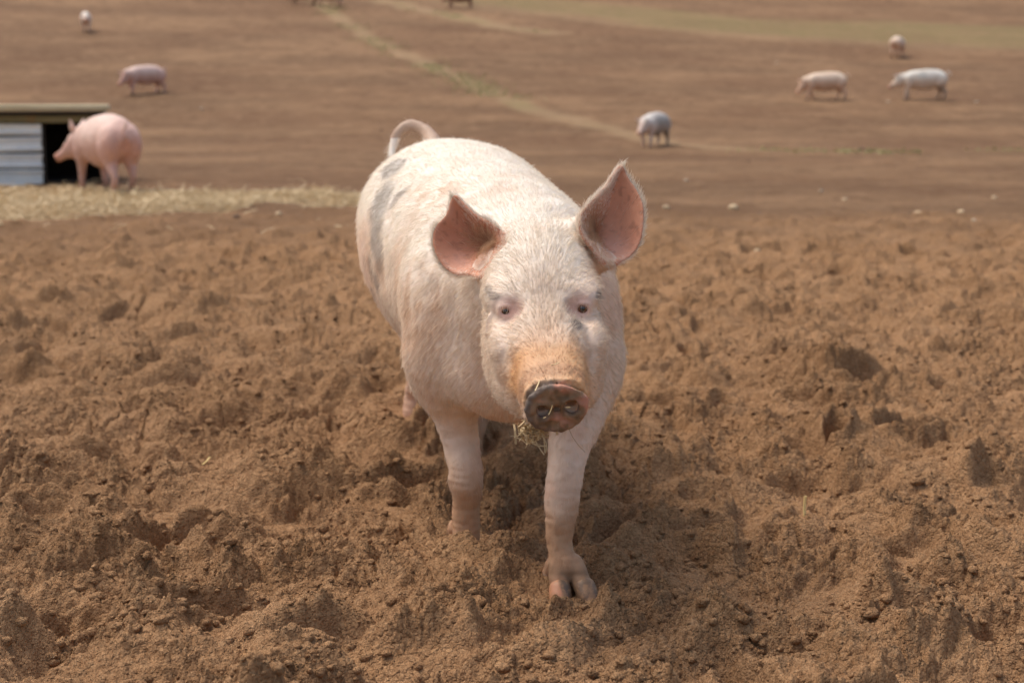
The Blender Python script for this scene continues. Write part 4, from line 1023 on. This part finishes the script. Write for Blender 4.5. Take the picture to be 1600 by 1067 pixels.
for px_, py_, s_, lb in ((1146, 322, 21, 'biggest cream stone on the bare field, right of the big pig\'s upright ear'),
        (1041, 323, 14, 'cream stone nearest to the big pig\'s upright ear'), (1072, 281, 10, 'small cream stone below the grey blotched pig'),
        (1283, 298, 10, 'small pale stone right of the biggest cream stone and higher up'), (1320, 310, 12, 'pale stone below and right of the small pale stone in mid field'),
        (1434, 333, 17, 'cream stone lying beside a dark clod at the edge of the churned soil'), (1502, 330, 13, 'pale flat stone right of the cream stone with the dark clod'),
        (1553, 309, 11, 'whitish stone near the right edge of the field'), (1183, 399, 12, 'lone white chip lying in the churned soil'),
        (1522, 345, 10, 'small tan stone right below the pale flat stone near the soil edge'), (1214, 99, 8, 'tiny grey stone high on the field left of the rooting pair'), (1526, 159, 9, 'tiny pale stone right of the patched white pig'),
        (1388, 159, 9, 'tiny whitish stone below the snout of the patched white pig'), (315, 170, 7, 'tiny pale stone right of the mid field pink pig'), (436, 332, 15, 'cream stone at the right end of the straw bedding')):
    stone(px_, py_, s_, cream if s_ > 10 else (188, 170, 144), lb, seed=px_)
for px_, py_, s_, lb in ((369, 339, 16, 'dark clod at the front edge of the straw bedding'), (1424, 333, 12, 'dark clod touching a cream stone at the soil edge'),
        (1186, 331, 20, 'flat dark clod between two cream stones, right of the ear'), (1345, 232, 14, 'dark clod on the far field below the patched white pig'),
        (1170, 251, 9, 'small dark clod right of the grey blotched pig'), (1060, 300, 9, 'small dark clod just above the ear-side cream stones'), (596, 203, 8, 'small dark clod left of the curly tail')):
    stone(px_, py_, s_, (84, 64, 50), lb, 'clod', 'clod', 'dark clods on the trampled field', .4, seed=px_)

# ------------------------------------------------------------------ single straws
def bit(name, a, b, w, label, cat='straw', c=(222, 196, 128), n_=1, grp=None):
    a = np.asarray(a, float); b = np.asarray(b, float); L = np.array([np.linalg.norm(b-a)])
    V, Fq, _ = stalks(a[None], (b-a)[None], L, np.array([w]), 2, .05)
    o = mesh_np(name, V, Fq, M_straw, attrs={'Col': np.tile(lin(*c), (len(V), 1))}, smooth_=False, loc=a); props(o, label, cat, grp); return o
gp = ground_at(1258, 808); gp[2] = gz_at(gp[0], gp[1])[0]-.012; gy1 = gp[1]
bit('straw', gp, gp+np.array([-.001, 0, .056]), .006, 'single yellow straw standing upright in the soil', c=(248, 220, 150), grp='single straws on the soil')
for a0, b0, lb in (((1572, 1006), (1604, 1012), 'long pale straw lying at the right edge'), ((316, 720), (328, 715), 'short straw bit on the soil on the left'),
                   ((36, 722), (52, 716), 'tiny straw bit near the left edge'), ((228, 640), (234, 644), 'tiny pale chip of straw in the left soil'), ((1180, 398), (1192, 401), 'thin straw beside the lone white chip')):
    q0, q1 = ground_at(*a0), ground_at(*b0); q0[2] = gz_at(q0[0], q0[1])[0]+.006; q1[2] = gz_at(q1[0], q1[1])[0]+.009
    bit('straw', q0, q1, .003, lb, grp='single straws on the soil')
# wad of chewed straw at the corner of the mouth
r = np.random.default_rng(21); ctr = P(834, 670, 2.39); n = 110
p_ = ctr+r.normal(size=(n, 3))*np.array([.012, .010, .014]); p_[:, 0] -= (p_[:, 2]-ctr[2])*-.5
d_ = r.normal(size=(n, 3))*np.array([.8, .5, .8])+np.array([.25, 0, -.6])
V, Fq, c_ = stalks(p_-d_/np.linalg.norm(d_, axis=1)[:, None]*.008, d_, .012+.024*r.random(n)**1.5, .0014+.002*r.random(n), 8, .3)
V2, F2, c2 = stalks(np.array([P(832, 655, 2.40), P(845, 668, 2.40), P(828, 680, 2.40), P(836, 688, 2.39), P(850, 690, 2.39)]), np.array([[-.8, 0, .5], [-1, .1, -.3], [-.7, 0, -.5], [.5, 0, -.8], [.1, 0, -1]]), np.array([.022, .040, .012, .03, .02]), np.full(5, .0018), 9, .1)
V = np.concatenate([V, V2]); Fq = np.concatenate([Fq, F2+n*16]); c_ = np.concatenate([c_, c2])*.85
o = mesh_np('straw_wad', V, Fq, M_straw, attrs={'Col': c_}, smooth_=False, loc=ctr); props(o, 'wad of chewed straw hanging from the big pig\'s mouth', 'straw wad')
bit('straw', P(888, 668, 2.33), P(914, 706, 2.34), .0017, 'dangling stalk hanging under the right side of the muddy snout', c=(150, 122, 78), grp='bits of straw stuck to the snout')
for a0, b0, lb in (((836, 610), (843, 594), 'thin white straw standing on the left rim of the snout'), ((861, 570), (874, 566), 'straw chip on top of the tan snout bridge'), ((857, 648), (863, 633), 'bent straw bit between the two nostrils'),
                   ((849, 653), (853, 651), 'tiny straw crumb under the left nostril'), ((884, 636), (891, 636), 'tiny straw crumb above the right nostril'), ((880, 546), (886, 548), 'tiny straw fleck high on the snout bridge')):
    ya = surf_depth(*a0) if a0[1] < 600 else 2.318; yb = surf_depth(*b0) if b0[1] < 590 else (2.318 if a0[1] > 620 else 2.335)
    bit('straw', P(a0[0], a0[1], ya-.002), P(b0[0], b0[1], yb-.002), .0016, lb, c=(232, 208, 158), grp='bits of straw stuck to the snout')
print('done')
